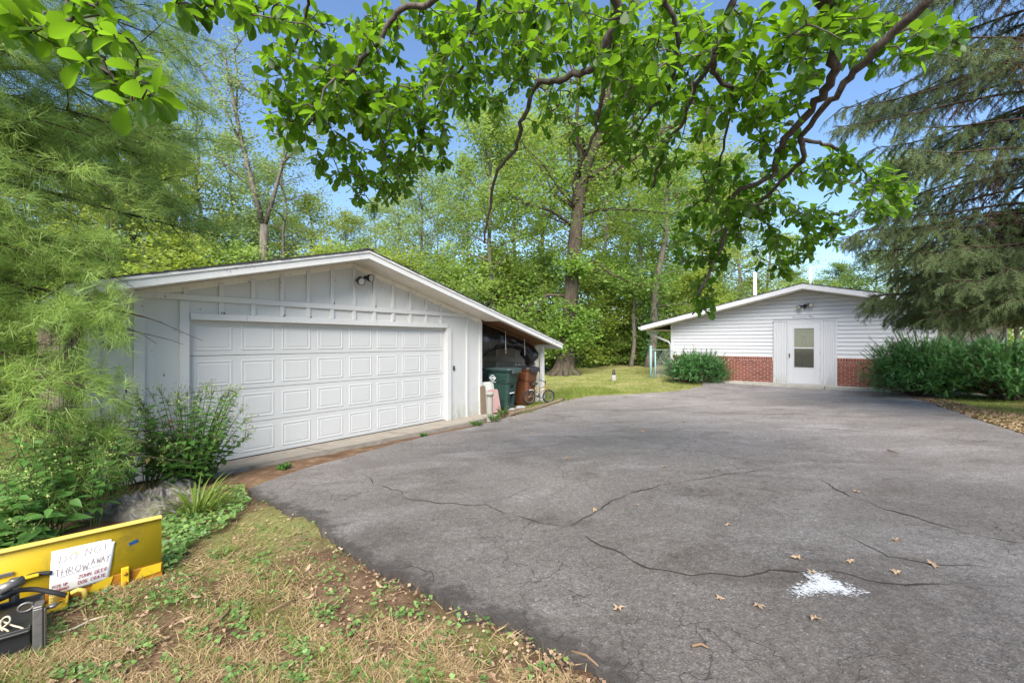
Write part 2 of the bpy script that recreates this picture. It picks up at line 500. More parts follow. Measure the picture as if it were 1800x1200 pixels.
M['magnolia'] = mat_leaf('magnolia_leaf', (.024, .066, .008), (.085, .16, .014), (.28, .53, .02), .54, .38, .4)
M['oak'] = mat_leaf('oak_leaf', (.085, .175, .035), (.25, .38, .080), (.42, .62, .10), .48, .5, .3, .5)
M['wood_a'] = mat_leaf('woodland_leaf', (.115, .205, .045), (.34, .45, .11), (.48, .64, .13), .50, .5, .3, .35)
M['wood_b'] = mat_leaf('yellowing_leaf', (.14, .215, .038), (.39, .47, .09), (.56, .66, .10), .50, .5, .3, .35)
M['wood_c'] = mat_leaf('dull_leaf', (.115, .195, .062), (.33, .44, .15), (.46, .60, .18), .48, .5, .3, .35)
M['pine'] = mat_leaf('pine_needle', (.10, .20, .045), (.40, .53, .14), (.48, .66, .13), .44, .45, .4, .8)
M['spruce'] = mat_leaf('spruce_needle', (.042, .072, .026), (.155, .20, .078), (.18, .23, .06), .25, .6, .25, .9)
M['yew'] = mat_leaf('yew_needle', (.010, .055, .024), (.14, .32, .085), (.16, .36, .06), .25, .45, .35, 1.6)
M['weed'] = mat_leaf('weed_leaf', (.034, .11, .024), (.14, .28, .06), (.26, .46, .08), .36, .45, .35)
M['bud'] = mat_leaf('pale_flower_bud', (.20, .28, .06), (.40, .46, .16), (.4, .45, .15), .3, .6, .2)
M['grass'] = mat_leaf('grass_blade', (.085, .15, .022), (.27, .32, .06), (.34, .44, .07), .38, .55, .3)
M['straw'] = mat_leaf('dry_straw', (.19, .12, .055), (.54, .41, .22), (.42, .32, .14), .2, .7, .2)
M['clover'] = mat_leaf('clover_leaf', (.050, .14, .035), (.24, .36, .10), (.28, .46, .08), .3, .45, .35)
M['deadleaf'] = mat_leaf('dead_leaf', (.15, .075, .038), (.56, .41, .27), (.36, .22, .10), .2, .65, .25)
M['dead_sprig'] = mat_leaf('dead_spruce_twig', (.07, .05, .035), (.16, .12, .08), (.1, .07, .05), .1, .8, .2)
M['bark_oak'] = mat_bark('oak_bark', (.032, .025, .019), (.115, .090, .066), 5, .9, (.09, .10, .045))
M['bark_grey'] = mat_bark('grey_bark', (.075, .062, .050), (.22, .19, .16), 5, .7)
M['bark_mag'] = mat_bark('magnolia_bark', (.050, .040, .034), (.15, .125, .108), 8, .5)
M['bark_dark'] = mat_bark('conifer_bark', (.035, .024, .018), (.11, .075, .055), 8, .6)
M['stem'] = mat_plain('green_stem', (.10, .13, .04), .3, 20, .7, .2)
# ================================================================== GROUND, DRIVEWAY, APRON
GA = R(51.09)                                   # direction of the garage front
GX, GY, GZ0 = -4.576, 6.09, -0.31               # left jamb of the garage door
gu = (math.cos(GA), math.sin(GA)); gv = (-math.sin(GA), math.cos(GA))
def GW(s, d):                                   # garage local to world xy
    return (GX + gu[0] * s + gv[0] * d, GY + gu[1] * s + gv[1] * d)
def GL(x, y):
    x -= GX; y -= GY
    return (x * gu[0] + y * gu[1], x * gv[0] + y * gv[1])
HA = R(-38.91)
HX, HYY, HZ0 = 9.57, 14.0, 0.105                # middle of the house front at the door
hu = (math.cos(HA), math.sin(HA)); hv = (-math.sin(HA), math.cos(HA))
def HW(t, d):
    return (HX + hu[0] * t + hv[0] * d, HYY + hu[1] * t + hv[1] * d)

def densify(pts, step, jit=0.0, closed=False):
    out = []
    n = len(pts)
    for i in range(n if closed else n - 1):
        a, b = np.array(pts[i]), np.array(pts[(i + 1) % n])
        k = max(1, int(np.linalg.norm(b - a) / step))
        for j in range(k):
            q = a + (b - a) * j / k
            out.append(tuple(q + rng.normal(0, jit, 2)) if jit else tuple(q))
    if not closed: out.append(tuple(pts[-1]))
    return out

def inpoly(x, y, poly):
    x = np.asarray(x); y = np.asarray(y)
    c = np.zeros(x.shape, bool)
    n = len(poly); j = n - 1
    for i in range(n):
        xi, yi = poly[i]; xj, yj = poly[j]
        if yi != yj:
            c ^= ((yi > y) != (yj > y)) & (x < (xj - xi) * (y - yi) / (yj - yi) + xi)
        j = i
    return c

left_edge = [(1.25, -7), (1.25, -.5), (.9, .8)] + [G(*q) for q in [(1085, 1215), (1040, 1180), (1000, 1157), (950, 1132), (905, 1110), (860, 1087),
    (800, 1068), (745, 1045), (700, 1020), (650, 997), (603, 962), (585, 942), (540, 912), (500, 898), (470, 885), (447, 872), (437, 863)]]
apron_edge = [G(*q) for q in [(470, 849), (540, 826), (620, 803), (700, 781), (770, 765), (830, 753)]]
yard_edge = [G(*q) for q in [(850, 747), (885, 738), (930, 723), (980, 709), (1030, 698), (1100, 694.5), (1170, 690), (1212, 685), (1232, 679)]]
house_edge = [HW(-3.0, -.53), HW(3.5, -.53)]
right_edge = [G(*q) for q in [(1612, 702), (1645, 713), (1685, 727), (1740, 745), (1800, 766)]] + [(6.3, 4.2), (6.0, 2), (6.0, -7)]
def ragged(pts, a, step=.10):
    d = densify(pts, step)
    out = []
    for (x, y) in d:
        v = noise.noise_vector(Vector((x * 2.2, y * 2.2, 3.1))) * a + noise.noise_vector(Vector((x * 9, y * 9, 7.7))) * a * .5
        out.append((x + v.x, y + v.y))
    return out
drive_poly = ragged(left_edge, .055, .06) + ragged(apron_edge, .035) + ragged(yard_edge, .10, .15) + densify(house_edge, .4) + ragged(right_edge, .12, .15)

def axis(lo, hi, fine_lo, fine_hi, fine, coarse):
    a = []
    x = lo
    while x < hi:
        a.append(x)
        d = 0 if fine_lo <= x <= fine_hi else min(abs(x - fine_lo), abs(x - fine_hi))
        x += min(coarse, fine + d * .22)
    a.append(hi)
    return np.array(a)
ax = axis(-90, 90, -5, 11, .12, 6); ay = axis(-30, 140, 0, 17, .12, 6)
XX, YY = np.meshgrid(ax, ay)
fx, fy = XX.ravel(), YY.ravel()
ind = inpoly(fx, fy, drive_poly)
gl_s = (fx - GX) * gu[0] + (fy - GY) * gu[1]; gl_d = (fx - GX) * gv[0] + (fy - GY) * gv[1]
in_gar = (gl_s > -1.1) & (gl_s < 6.1) & (gl_d > -.95) & (gl_d < 7)
hl_t = (fx - HX) * hu[0] + (fy - HYY) * hu[1]; hl_d = (fx - HX) * hv[0] + (fy - HYY) * hv[1]
in_house = (hl_t > -4.3) & (hl_t < 6) & (hl_d > -.5) & (hl_d < 14)
fz = np.empty(len(fx)); tint = np.empty(len(fx))
for i in range(len(fx)):
    x, y = fx[i], fy[i]
    z = gz(x, y)
    if ind[i]: z -= .06
    elif in_gar[i]: z = min(z, GZ0) - .08
    elif in_house[i]: z -= .15
    elif -8 < x < 14 and -1 < y < 24:
        q = Vector((x, y, 0))
        z += noise.noise(q * 1.1) * .018 + noise.noise(q * 4.3) * .010
    fz[i] = z
    n1 = noise.noise(Vector((x * .7, y * .7, 9)))
    if y > 12 and y < 23 and x > 0.2: tv = .9 + n1 * .3
    elif x > 6 and y < 13: tv = .42 + n1 * .8
    elif y >= 23: tv = .35 + n1 * .5
    else: tv = .26 + n1 * .5
    tint[i] = tv
nx, ny = len(ax), len(ay)
idx = np.arange(nx * ny).reshape(ny, nx)
gf = np.stack([idx[:-1, :-1], idx[:-1, 1:], idx[1:, 1:], idx[1:, :-1]], -1).reshape(-1, 4)
ground = link('ground', np_mesh('ground', np.stack([fx, fy, fz], -1), gf, tint, True), None, M['ground'])
tag(ground, kind='structure')

# the driveway: one worn asphalt sheet with a broken raised edge
def sheet(name, poly, step, top, skirt, mat, parent=None):
    xs = [p[0] for p in poly]; ys = [p[1] for p in poly]
    inner = []
    for x in np.arange(min(xs), max(xs), step):
        for y in np.arange(min(ys), max(ys), step):
            inner.append((x + random.uniform(-.1, .1) * step, y + random.uniform(-.1, .1) * step))
    inner = np.array(inner)
    inner = inner[inpoly(inner[:, 0], inner[:, 1], poly)]
    n = len(poly)
    vs2 = [Vector(p) for p in poly] + [Vector(p) for p in inner]
    res = geometry.delaunay_2d_cdt(vs2, [(i, (i + 1) % n) for i in range(n)], [list(range(n))], 1, 1e-5)
    V2, E2, F2 = res[0], res[1], res[2]
    V = [(v.x, v.y, top(v.x, v.y)) for v in V2]
    F = [list(f) for f in F2]
    # skirt along the boundary edges
    cnt = {}
    for f in F:
        for a, b in zip(f, f[1:] + f[:1]):
            cnt[(min(a, b), max(a, b))] = cnt.get((min(a, b), max(a, b)), 0) + 1
    low = {}
    for (a, b), c in list(cnt.items()):
        if c == 1:
            for k in (a, b):
                if k not in low:
                    low[k] = len(V); V.append((V[k][0], V[k][1], V[k][2] - skirt))
            F.append([a, b, low[b], low[a]])
    me = bpy.data.meshes.new(name); me.from_pydata(V, [], F); me.update()
    return link(name, me, parent, mat)
def dtop(x, y):
    return gz(x, y) + .028 + noise.noise(Vector((x * .8, y * .8, 2))) * .008
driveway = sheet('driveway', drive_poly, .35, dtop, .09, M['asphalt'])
tag(driveway, kind='structure')
dv = np.array([v.co[:2] for v in driveway.data.vertices])
le = np.array(densify(left_edge[2:], .05))
de = np.array([np.min(np.sum((le - q) ** 2, 1)) for q in dv]) ** .5
at = driveway.data.attributes.new('tint', 'FLOAT', 'POINT'); at.data.foreach_set('value', np.clip(1.0 - de / .26, 0, 1).astype(np.float32))

def ribbon(pts, w, dz, jit, wj=.6):
    d = densify([G(*q) for q in pts], .05)
    vv, ff = [], []
    d2 = []
    for i, (x, y) in enumerate(d):
        v = noise.noise_vector(Vector((x * 5, y * 5, 1.3))) * jit + noise.noise_vector(Vector((x * 17, y * 17, 4.3))) * jit * .5
        d2.append((x + v.x, y + v.y))
    for i, (x, y) in enumerate(d2):
        a = d2[max(0, i - 1)]; b = d2[min(len(d2) - 1, i + 1)]
        dx, dy = b[0] - a[0], b[1] - a[1]; L = math.hypot(dx, dy) + 1e-6
        e = min(1.0, i / 6, (len(d2) - 1 - i) / 6)
        ww = w * .42 * (.15 + .85 * e) * max(.12, 1 + wj * noise.noise(Vector((x * 5, y * 5, 8))) * 2.6) / 2
        vv += [(x - dy / L * ww, y + dx / L * ww, dtop(x, y) + dz), (x + dy / L * ww, y - dx / L * ww, dtop(x, y) + dz)]
    for i in range(len(d2) - 1):
        ff.append((2 * i, 2 * i + 1, 2 * i + 3, 2 * i + 2))
    return vv, ff
cracks = [
    ([(640, 835), (660, 857), (700, 868), (718, 882), (780, 890), (850, 893), (880, 905), (940, 922), (1000, 934)], .020),
    ([(990, 938), (1030, 915), (1070, 890), (1110, 870), (1160, 857), (1220, 848), (1290, 838), (1345, 829)], .022),
    ([(1000, 940), (1050, 960), (1100, 985), (1150, 1008), (1220, 1020), (1300, 1020), (1360, 1012), (1480, 1015), (1570, 1035), (1650, 1036), (1705, 1030)], .026),
    ([(880, 727), (1000, 724.5), (1150, 722), (1250, 727), (1340, 731), (1420, 729)], .05),
    ([(945, 924), (925, 930), (915, 940)], .016), ([(700, 1003), (730, 1002), (755, 1015), (762, 1032)], .018),
    ([(1440, 848), (1500, 880), (1560, 902), (1640, 925), (1700, 945), (1800, 962)], .028),
    ([(960, 770), (1080, 770), (1180, 785), (1300, 810), (1345, 828)], .016),
    ([(1150, 1008), (1146, 1018)], .014), ([(640, 1003), (690, 1028), (740, 1052)], .012),
    ([(1000, 1120), (985, 1138), (960, 1128)], .02), ([(1340, 752), (1460, 757), (1560, 764)], .03),
    ([(1480, 940), (1560, 985), (1640, 1000), (1760, 1008)], .016), ([(845, 890), (890, 880), (940, 860)], .012),
]
for pts, w in cracks:
    vv, ff = ribbon(pts, w, .004, .042)
    me = bpy.data.meshes.new('crack'); me.from_pydata(vv, [], ff); me.update()
    link('crack', me, driveway, M['crack'])

# white paint spill on the asphalt
sp = [G(*q) for q in [(1393, 1052), (1400, 1040), (1425, 1030), (1412, 1020), (1432, 1015), (1452, 1020), (1475, 1034), (1515, 1051), (1490, 1056), (1450, 1052), (1430, 1055), (1408, 1059)]]
sp_c = np.mean(sp, 0)
out_p = [tuple(sp_c + (np.array(p) - sp_c) * 1.35) for p in densify(sp, .03, 0, True)]
ins = [tuple(p) for p in rng.uniform(np.min(out_p, 0), np.max(out_p, 0), (900, 2))]
ins = [p for p in ins if inpoly(np.array([p[0]]), np.array([p[1]]), out_p)[0]]
V2, _, F2 = geometry.delaunay_2d_cdt([Vector(p) for p in out_p + ins], [(i, (i + 1) % len(out_p)) for i in range(len(out_p))], [list(range(len(out_p)))], 1, 1e-5)[:3]
vx = np.array([(v.x, v.y) for v in V2])
spd = np.array(densify(sp, .02, 0, True))
dd = np.min(np.linalg.norm(vx[:, None] - spd[None], axis=2), 1) * np.where(inpoly(vx[:, 0], vx[:, 1], sp), 1, -1)
me = bpy.data.meshes.new('paint_spill')
me.from_pydata([(v.x, v.y, dtop(v.x, v.y) + .008) for v in V2], [], [list(f) for f in F2])
at = me.attributes.new('tint', 'FLOAT', 'POINT'); at.data.foreach_set('value', np.clip(.5 + dd * 9, -.5, 1.3).astype(np.float32))
link('paint_spill', me, driveway, M['splash'])

# concrete apron in front of the garage door
mb = MB()
na, nb = 24, 5
for i in range(na + 1):
    s = -.25 + 6.35 * i / na
    wd = .80 - .22 * sstep(4.6, 6.1, s)
    for j in range(nb + 1):
        d = .12 - (wd + .12) * j / nb
        x, y = GW(s, d)
        k = sstep(0.0, 1.0, -d / wd)
        mb.v.append((x, y, (GZ0 - .012) * (1 - k) + (min(gz(x, y) + .02, GZ0 + .12)) * k))
for i in range(na):
    for j in range(nb):
        a = i * (nb + 1) + j
        mb.f.append([a, a + 1, a + nb + 2, a + nb + 1]); mb.m.append(0); mb.sm.append(True)
bnd = [j for j in range(nb + 1)] + [i * (nb + 1) + nb for i in range(1, na + 1)] + [na * (nb + 1) + j for j in range(nb - 1, -1, -1)]
base = len(mb.v)
mb.v += [(mb.v[k][0], mb.v[k][1], mb.v[k][2] - .15) for k in bnd]
for i in range(len(bnd) - 1):
    mb.f.append([bnd[i], bnd[i + 1], base + i + 1, base + i]); mb.m.append(0); mb.sm.append(False)
apron = mb.build('garage_apron', M['concrete'])
tag(apron, kind='structure')
for s in (1.62, 3.27):
    j = MB()
    for k in range(6):
        x, y = GW(s, -.02 - .72 * k / 5); x2, y2 = GW(s + .012, -.02 - .72 * k / 5)
        wd = .8; kk = sstep(0, 1, (.02 + .72 * k / 5) / wd)
        z = (GZ0 - .012) * (1 - kk) + min(gz(x, y) + .02, GZ0 + .12) * kk + .004
        j.v += [(x, y, z), (x2, y2, z)]
    for k in range(5):
        j.f.append([2 * k, 2 * k + 1, 2 * k + 3, 2 * k + 2]); j.m.append(0); j.sm.append(False)
    j.build('control_joint', M['crack'], apron)

# ================================================================== GARAGE
garage = thing('garage', 'long white board-and-batten garage with a wide panelled door and a lean-to', 'garage', (GX, GY, GZ0), GA)
def gh(s): return 3.43 - .262 * abs(s - 2.48)
S0, S1, DL = -1.07, 6.03, 7.0
SL, SR, OV = -1.25, 8.92, .585
w = MB()
w.box(S0, 0, 0, .1, -.05, 2.12)
w.box(4.88, S1, 0, .1, -.05, 2.12)
w.prism([(S0, 2.12), (S1, 2.12), (S1, gh(S1) - .14), (2.48, gh(2.48) - .14), (S0, gh(S0) - .14)], 0, .1)
w.build('front_wall', M['white'], garage)
w = MB(); w.box(S1 - .1, S1, .1, DL, -.05, gh(S1) - .17); w.build('right_wall', M['grey_paint'], garage)
w = MB(); w.prism([(S0, -.05), (8.6, -.05), (8.6, gh(8.6) - .17), (2.48, gh(2.48) - .17), (S0, gh(S0) - .17)], DL, DL + .1); w.build('back_wall', M['side_board'], garage)
# weathered left side wall of upright boards
w = MB(); w.box(S0 + .03, S0 + .10, .1, DL, -.05, gh(S0) - .15); w.build('left_wall', M['side_board'], garage)
bm_ = MB(); bm_.box(-.02, 0.012, 0, .085, -.02, 2.33)
bme = bm_.mesh('wall_board'); bme.materials.append(M['side_board'])
for k in range(46):
    o = link('wall_board', bme, garage); o.location = (S0 + random.uniform(.015, .03), .12 + k * .15, random.uniform(-.02, .02))
    o.scale = (1, random.uniform(.7, 1.5), random.uniform(.985, 1.01))
# battens and trim on the gable
def strip(name, s0, s1, h0, h1, proud, mat='white_trim', d0=0.0, bev=.003):
    proud *= 1.5
    m = MB(); m.box(s0, s1, d0 - proud, d0 - .001, h0, h1); return m.build(name, M[mat], garage, bev)
strip('corner_board', S0 - .012, S0 + .13, -.03, gh(S0) - .17, .026)
strip('corner_board', S1 - .075, S1 + .012, -.03, gh(S1) - .19, .026)
for s in (-.56, -.075): strip('batten', s - .06, s + .055, -.03, 2.385, .022)
strip('batten', 5.50, 5.545, -.02, 2.385, .022)
strip('door_trim', -.075 + .06, 4.88, 2.12, 2.215, .034)
strip('trim_board', S0 + .13, S1 - .075, 2.39, 2.475, .028)
strip('door_jamb', 4.865, 4.99, -.03, 2.12, .030)
bx_s = [-.06 + .432 * k for k in range(12)]
for s in bx_s:
    strip('batten', s - .032, s + .032, 2.477, gh(s) - .19, .022)
    if s > .2: strip('batten', s - .034, s + .034, 2.217, 2.388, .022)
strip('batten', 5.14, 5.20, 2.477, gh(5.2) - .19, .022)
# frieze boards tucked under the soffit
for a, b in ((S0, 2.48), (2.48, S1)):
    m = MB(); m.prism([(a, gh(a) - .24), (b, gh(b) - .24), (b, gh(b) - .143), (a, gh(a) - .143)], -.02, -.001)
    m.build('frieze_board', M['soffit'], garage)
# sectional door
door = MB()
for k in range(4):
    door.box(.003, 4.862, .075, .12, k * .533 + .004, (k + 1) * .533 - .003)
door_o = door.build('garage_door', M['white_door'], garage, .004)
pm = MB()
pw, ph = .485, .385
def ring(inset, y): return [(inset, y, inset), (pw - inset, y, inset), (pw - inset, y, ph - inset), (inset, y, ph - inset)]
rs = [ring(0, .0), ring(.010, -.007), ring(.022, -.007), ring(.034, .0), ring(.046, -.001), ring(.060, -.005)]
for r_ in rs: pm.v += r_
for i in range(len(rs) - 1):
    for k in range(4):
        pm.f.append([i * 4 + k, i * 4 + (k + 1) % 4, i * 4 + 4 + (k + 1) % 4, i * 4 + 4 + k]); pm.m.append(0); pm.sm.append(False)
pm.f.append([20, 21, 22, 23]); pm.m.append(0); pm.sm.append(False)
pme = pm.mesh('door_panel'); pme.materials.append(M['white_door'])
for r_ in range(4):
    for c_ in range(8):
        o = link('door_panel', pme, door_o); o.location = (.062 + c_ * .6045, .074, r_ * .533 + .074)
g_ = MB(); g_.box(.0, 4.865, .095, .125, -.012, .012); g_.build('bottom_seal', M['rubber'], garage)
g_ = MB(); g_.box(4.865, 4.878, .0, .12, 0, 2.12); g_.build('door_stop', M['white_trim'], garage)
# dark garage interior behind the door needs closing only at the floor
g_ = MB(); g_.box(S0, S1, .12, DL, -.06, -.02); g_.build('floor_slab', M['concrete'], garage)
# roof
for a, b in ((SL, 2.48), (2.48, SR)):
    m = MB(); m.prism([(a, gh(a) - .03), (b, gh(b) - .03), (b, gh(b)), (a, gh(a))], -OV + .02, DL + .4)
    m.build('roof_deck', M['rafter'], garage)
    m = MB(); m.prism([(a, gh(a) - .14), (b, gh(b) - .14), (b, gh(b) - .004), (a, gh(a) - .004)], -OV - .012, -OV + .018)
    m.build('rake_board', M['white_trim'], garage, .004)
    m = MB(); m.prism([(a, gh(a) - .032), (b, gh(b) - .032), (b, gh(b) + .004), (a, gh(a) + .004)], -OV - .030, -OV - .0125)
    m.build('drip_trim', M['white_trim'], garage)
    lo, hi = (a, b) if b < 2.6 else (a, 6.2)
    m = MB(); m.prism([(lo, gh(lo) - .138), (hi, gh(hi) - .138), (hi, gh(hi) - .124), (lo, gh(lo) - .124)], -OV + .019, -.001)
    m.build('soffit', M['soffit'], garage)
sh = MB()
for sgn in (-1, 1):
    L = (2.48 - SL) if sgn < 0 else (SR - 2.48)
    n = int(L / .14)
    for k in range(n + 1):
        a = 2.48 + sgn * (L * k / (n + 1) - .02 if k else 0); b = 2.48 + sgn * (L * (k + 1) / (n + 1) + (.02 if k == n else 0))
        y0 = -OV - .04 + random.uniform(-.006, .006)
        ha, hb = gh(a) + .008, gh(b) + .008
        q = [(a, ha), (a, ha + .006), (b, hb + .026), (b, hb)]
        sh.prism(q, y0, DL + .42)
sh.box(2.40, 2.56, -OV - .045, DL + .42, gh(2.48) + .012, gh(2.48) + .036)
so = sh.build('shingles', M['shingle'], garage); so['kind'] = 'stuff'
m = MB(); m.box(SL - .02, SL + .012, -OV, DL + .4, gh(SL) - .15, gh(SL) - .005); m.build('eave_board', M['white_trim'], garage)
m = MB(); m.box(SR - .012, SR + .02, -OV - .005, DL + .4, gh(SR) - .15, gh(SR) - .005); m.build('eave_board', M['white_trim'], garage)
# lean-to: side wall seen from inside, studs, rail, post, rafters
lw = MB(); lw.box(8.62, 8.66, .05, DL, -.1, gh(8.64) - .15); lw.build('lean_to_wall', M['grey_paint'], garage)
for d in (.06, .86, 1.66, 2.46, 3.26):
    m = MB(); m.box(8.54, 8.619, d, d + .07, -.05, gh(8.6) - .16); m.build('stud', M['grey_paint'], garage, .004)
m = MB(); m.box(8.50, 8.539, .08, 6, 1.17, 1.33); m.build('rail', M['grey_paint'], garage, .004)
m = MB(); m.box(8.57, 8.67, -.13, -.03, -.12, gh(8.6) - .17); m.build('post', M['white_trim'], garage, .005)
for d in (-.5, .35, 1.15, 1.95, 2.75, 3.6):
    m = MB(); m.prism([(6.04, gh(6.04) - .13), (SR - .04, gh(SR - .04) - .13), (SR - .04, gh(SR - .04) - .031), (6.04, gh(6.04) - .031)], d, d + .04)
    m.build('rafter', M['rafter'] if d > 0 else M['soffit'], garage)
m = MB(); m.box(S1 + .002, S1 + .045, -.01, .05, -.02, gh(6.05) - .17); m.build('stud', M['rafter'], garage)
# spots where the paint has come off down to the brown wood
def chip(s, h, w_, l_, d):
    m = MB(); n = 9
    m.add([(s + w_ * math.cos(2 * math.pi * k / n) * random.uniform(.5, 1), d, h + l_ * math.sin(2 * math.pi * k / n) * random.uniform(.5, 1)) for k in range(n)], [list(range(n))])
    return m.build('paint_chip', M['rust_wood'], garage)
for s, h, w_, l_ in ((-.905, 1.80, .010, .035), (-.90, 1.75, .012, .02), (-.865, 1.76, .014, .03), (-.845, 1.72, .018, .035), (-.82, 1.70, .01, .015), (-.69, 1.17, .014, .05), (-.67, 1.22, .02, .03), (-.71, 1.10, .008, .05), (-.30, 1.35, .008, .03)):
    chip(s, h, w_, l_, -.0025)
for s, h in ((.40, 2.225), (.37, 2.235), (1.265, 2.25), (1.25, 2.23), (1.70, 2.23), (2.12, 2.24), (2.56, 2.235), (2.12, 2.50), (2.98, 2.50), (3.4, 2.235)):
    chip(s, h, random.uniform(.008, .018), random.uniform(.010, .028), -.0535)
# keypad by the door
m = MB(); m.box(5.075, 5.13, -.022, -.001, 1.13, 1.24); kp = m.build('keypad', M['black'], garage, .006)
m = MB(); m.box(5.083, 5.122, -.027, -.0225, 1.185, 1.225); m.build('cover', M['steel'], kp, .002)

def floodlight(parent, loc, heads, size=1.0):
    m = MB(); m.lathe([(0, 0), (.058, 0), (.058, .012), (.03, .03), (.022, .07), (0, .07)], 14)
    for i, v in enumerate(m.v): m.v[i] = (v[0], -v[2], v[1])
    fl = m.build('floodlight', M['black'], parent); fl.location = loc
    for hl, hd in heads:
        hd = Vector(hd).normalized()
        hd0 = Vector(hl)
        k = MB(); k.tube([(0, -.05, 0), tuple(hd0 - hd * .06)], .018, 8)
        b = len(k.v)
        prof = [(0, 0), (.028, .0), (.034, .05), (.058, .085), (.066, .135), (.066, .142), (.058, .142)]
        k.lathe([(r * size, z * size) for r, z in prof], 18)
        k.add([(.058 * size * math.cos(a), .058 * size * math.sin(a), .136 * size) for a in np.linspace(0, 2 * math.pi, 18, False)], [list(range(18))], 1)
        q = Vector((0, 0, 1)).rotation_difference(hd).to_matrix()
        for i in range(b, len(k.v)): k.v[i] = tuple(q @ Vector(k.v[i]) + hd0 - hd * .08)
        k.build('lamp_head', [M['black'], M['lens']], fl)
    return fl
floodlight(garage, (2.66, -.02, 2.99), [((-.10, -.13, -.05), (.05, -1, -.25)), ((.085, -.13, .03), (.32, -1, -.15))], 1.15)

# ================================================================== HOUSE
house = thing('house', 'low white house with clapboard gable, brick base and a single white storm door', 'house', (HX, HYY, HZ0), HA)
def hh(t): return 3.23 - .233 * abs(t)
TL, TR, EV, HO, HD = -4.306, 3.09, 5.28, .6, 12.0
w = MB(); w.prism([(TL, -.2), (TR, -.2), (TR, hh(TR) - .17), (0, hh(0) - .17), (TL, hh(TL) - .17)], .02, .14); w.build('front_wall', M['vinyl'], house)
w = MB(); w.box(TL, TL + .1, .14, HD, -.2, hh(TL) - .18); w.build('left_wall', M['vinyl'], house)
w = MB(); w.box(TR - .1, TR, .14, 3.2, -.2, hh(TR) - .18); w.build('right_wall', M['vinyl'], house)
w = MB(); w.box(TR, 5.0, 3.2, 3.3, -.2, hh(5.0) - .18); w.build('porch_wall', M['vinyl'], house)
w = MB(); w.box(4.95, 5.08, -.42, -.30, 0, hh(5.0) - .18); w.build('porch_post', M['white_trim'], house, .005)
# siding courses
hs, ex = .875, .127
k = 0
while True:
    a = hs + k * ex; b = a + ex
    # extent under the roof
    lim = (3.23 - .19 - a) / .233
    if lim < .15: break
    l, r = max(TL + .09, -lim), min(TR - .05, lim)
    lu, ru = max(TL + .09, -(3.23 - .19 - b) / .233), min(TR - .05, (3.23 - .19 - b) / .233)
    spans = [(l, lu, r, ru)]
    if a < 2.06: spans = [(l, lu, -.885, -.885), (.855, .855, r, ru)]
    for (l0, l1, r0, r1) in spans:
        if l1 > r1: l1 = r1 = (l1 + r1) / 2
        m = MB()
        m.add([(l0, -.020, a), (r0, -.020, a), (r1, -.001, b - .013), (l1, -.001, b - .013), (l0, .018, a), (r0, .018, a), (r1, .018, b - .013), (l1, .018, b - .013)],
              [(0, 1, 2, 3), (0, 4, 5, 1), (3, 2, 6, 7), (0, 3, 7, 4), (1, 5, 6, 2)])
        m.build('siding_board', M['vinyl'], house)
    k += 1
strip_h = lambda name, t0, t1, y0, y1, h0, h1, mat, bev=.003: MB().box(t0, t1, y0, y1, h0, h1).build(name, M[mat], house, bev)
strip_h('corner_board', TL - .015, TL + .09, -.014, .019, .0, hh(TL) - .18, 'vinyl')
strip_h('corner_board', TR - .05, TR + .012, -.014, .019, .0, hh(TR) - .18, 'vinyl')
# brick base
brm = MB().box(0, .194, -.010, .0, 0, .056).mesh('brick'); brm.materials.append(M['brick'])
rlm = MB().box(0, .057, -.014, .0, 0, .105).mesh('brick'); rlm.materials.append(M['brick'])
for (a, b) in ((TL + .1, -.885), (.855, TR - .06)):
    stuffb = MB()
    base_o = MB().box(a, b, -.030, .019, -.1, .87).build('brick_base', M['mortar'], house)
    vis = (-3.1, -.8) if a < 0 else (.8, 2.35)
    for c_ in range(11):
        x = a + (0 if c_ % 2 else -.1025)
        while x < b:
            x0, x1 = max(x, a + .003), min(x + .194, b - .003)
            if x1 - x0 > .03:
                z = c_ * .0675 + .012
                if vis[0] < x0 < vis[1]:
                    o = link('brick', brm, base_o); o.location = (x0, -.030 - random.uniform(-.003, .003), z); o.scale = ((x1 - x0) / .194, 1, 1)
                else: stuffb.box(x0, x1, -.040, -.0305, z, z + .056)
            x += .205
    x = a + .004
    while x < b - .05:
        if vis[0] < x < vis[1]:
            o = link('brick', rlm, base_o); o.location = (x, -.030 - random.uniform(-.003, .003), .760)
        else: stuffb.box(x, x + .057, -.044, -.0305, .760, .865)
        x += .0675
    sb = stuffb.build('bricks', M['brick'], base_o); sb['kind'] = 'stuff'
# storm door with fluted side panels
def flute(t0, t1):
    m = MB(); n = int((t1 - t0) / .045); pts = []
    for i in range(n * 4 + 1):
        x = t0 + (t1 - t0) * i / (n * 4)
        ph_ = i % 4
        pts.append((x, -.040 - (.009 if ph_ in (0, 1) else 0)))
    v = [(x, y, -.02) for x, y in pts] + [(x, y, 2.06) for x, y in pts]
    n2 = len(pts)
    m.add(v, [(i, i + 1, n2 + i + 1, n2 + i) for i in range(n2 - 1)])
    m.box(t0, t1, -.036, .02, -.02, 2.06)
    return m.build('fluted_panel', M['vinyl_flute'], house)
flute(-.866, -.485); flute(.46, .80)
strip_h('door_casing', -.484, -.45, -.052, .02, -.01, 2.06, 'vinyl')
strip_h('door_casing', .425, .459, -.052, .02, -.01, 2.06, 'vinyl')
strip_h('door_casing', .80, .853, -.050, .02, -.02, 2.06, 'vinyl')
strip_h('door_casing', -.449, .424, -.050, .02, 1.985, 2.06, 'vinyl')
strip_h('head_trim', -.885, .86, -.060, .02, 2.061, 2.09, 'vinyl')
sd = MB()
DX0, DX1 = -.447, .422
GX0, GX1, GH0, GHM, GH1 = -.305, .285, .515, 1.18, 1.85
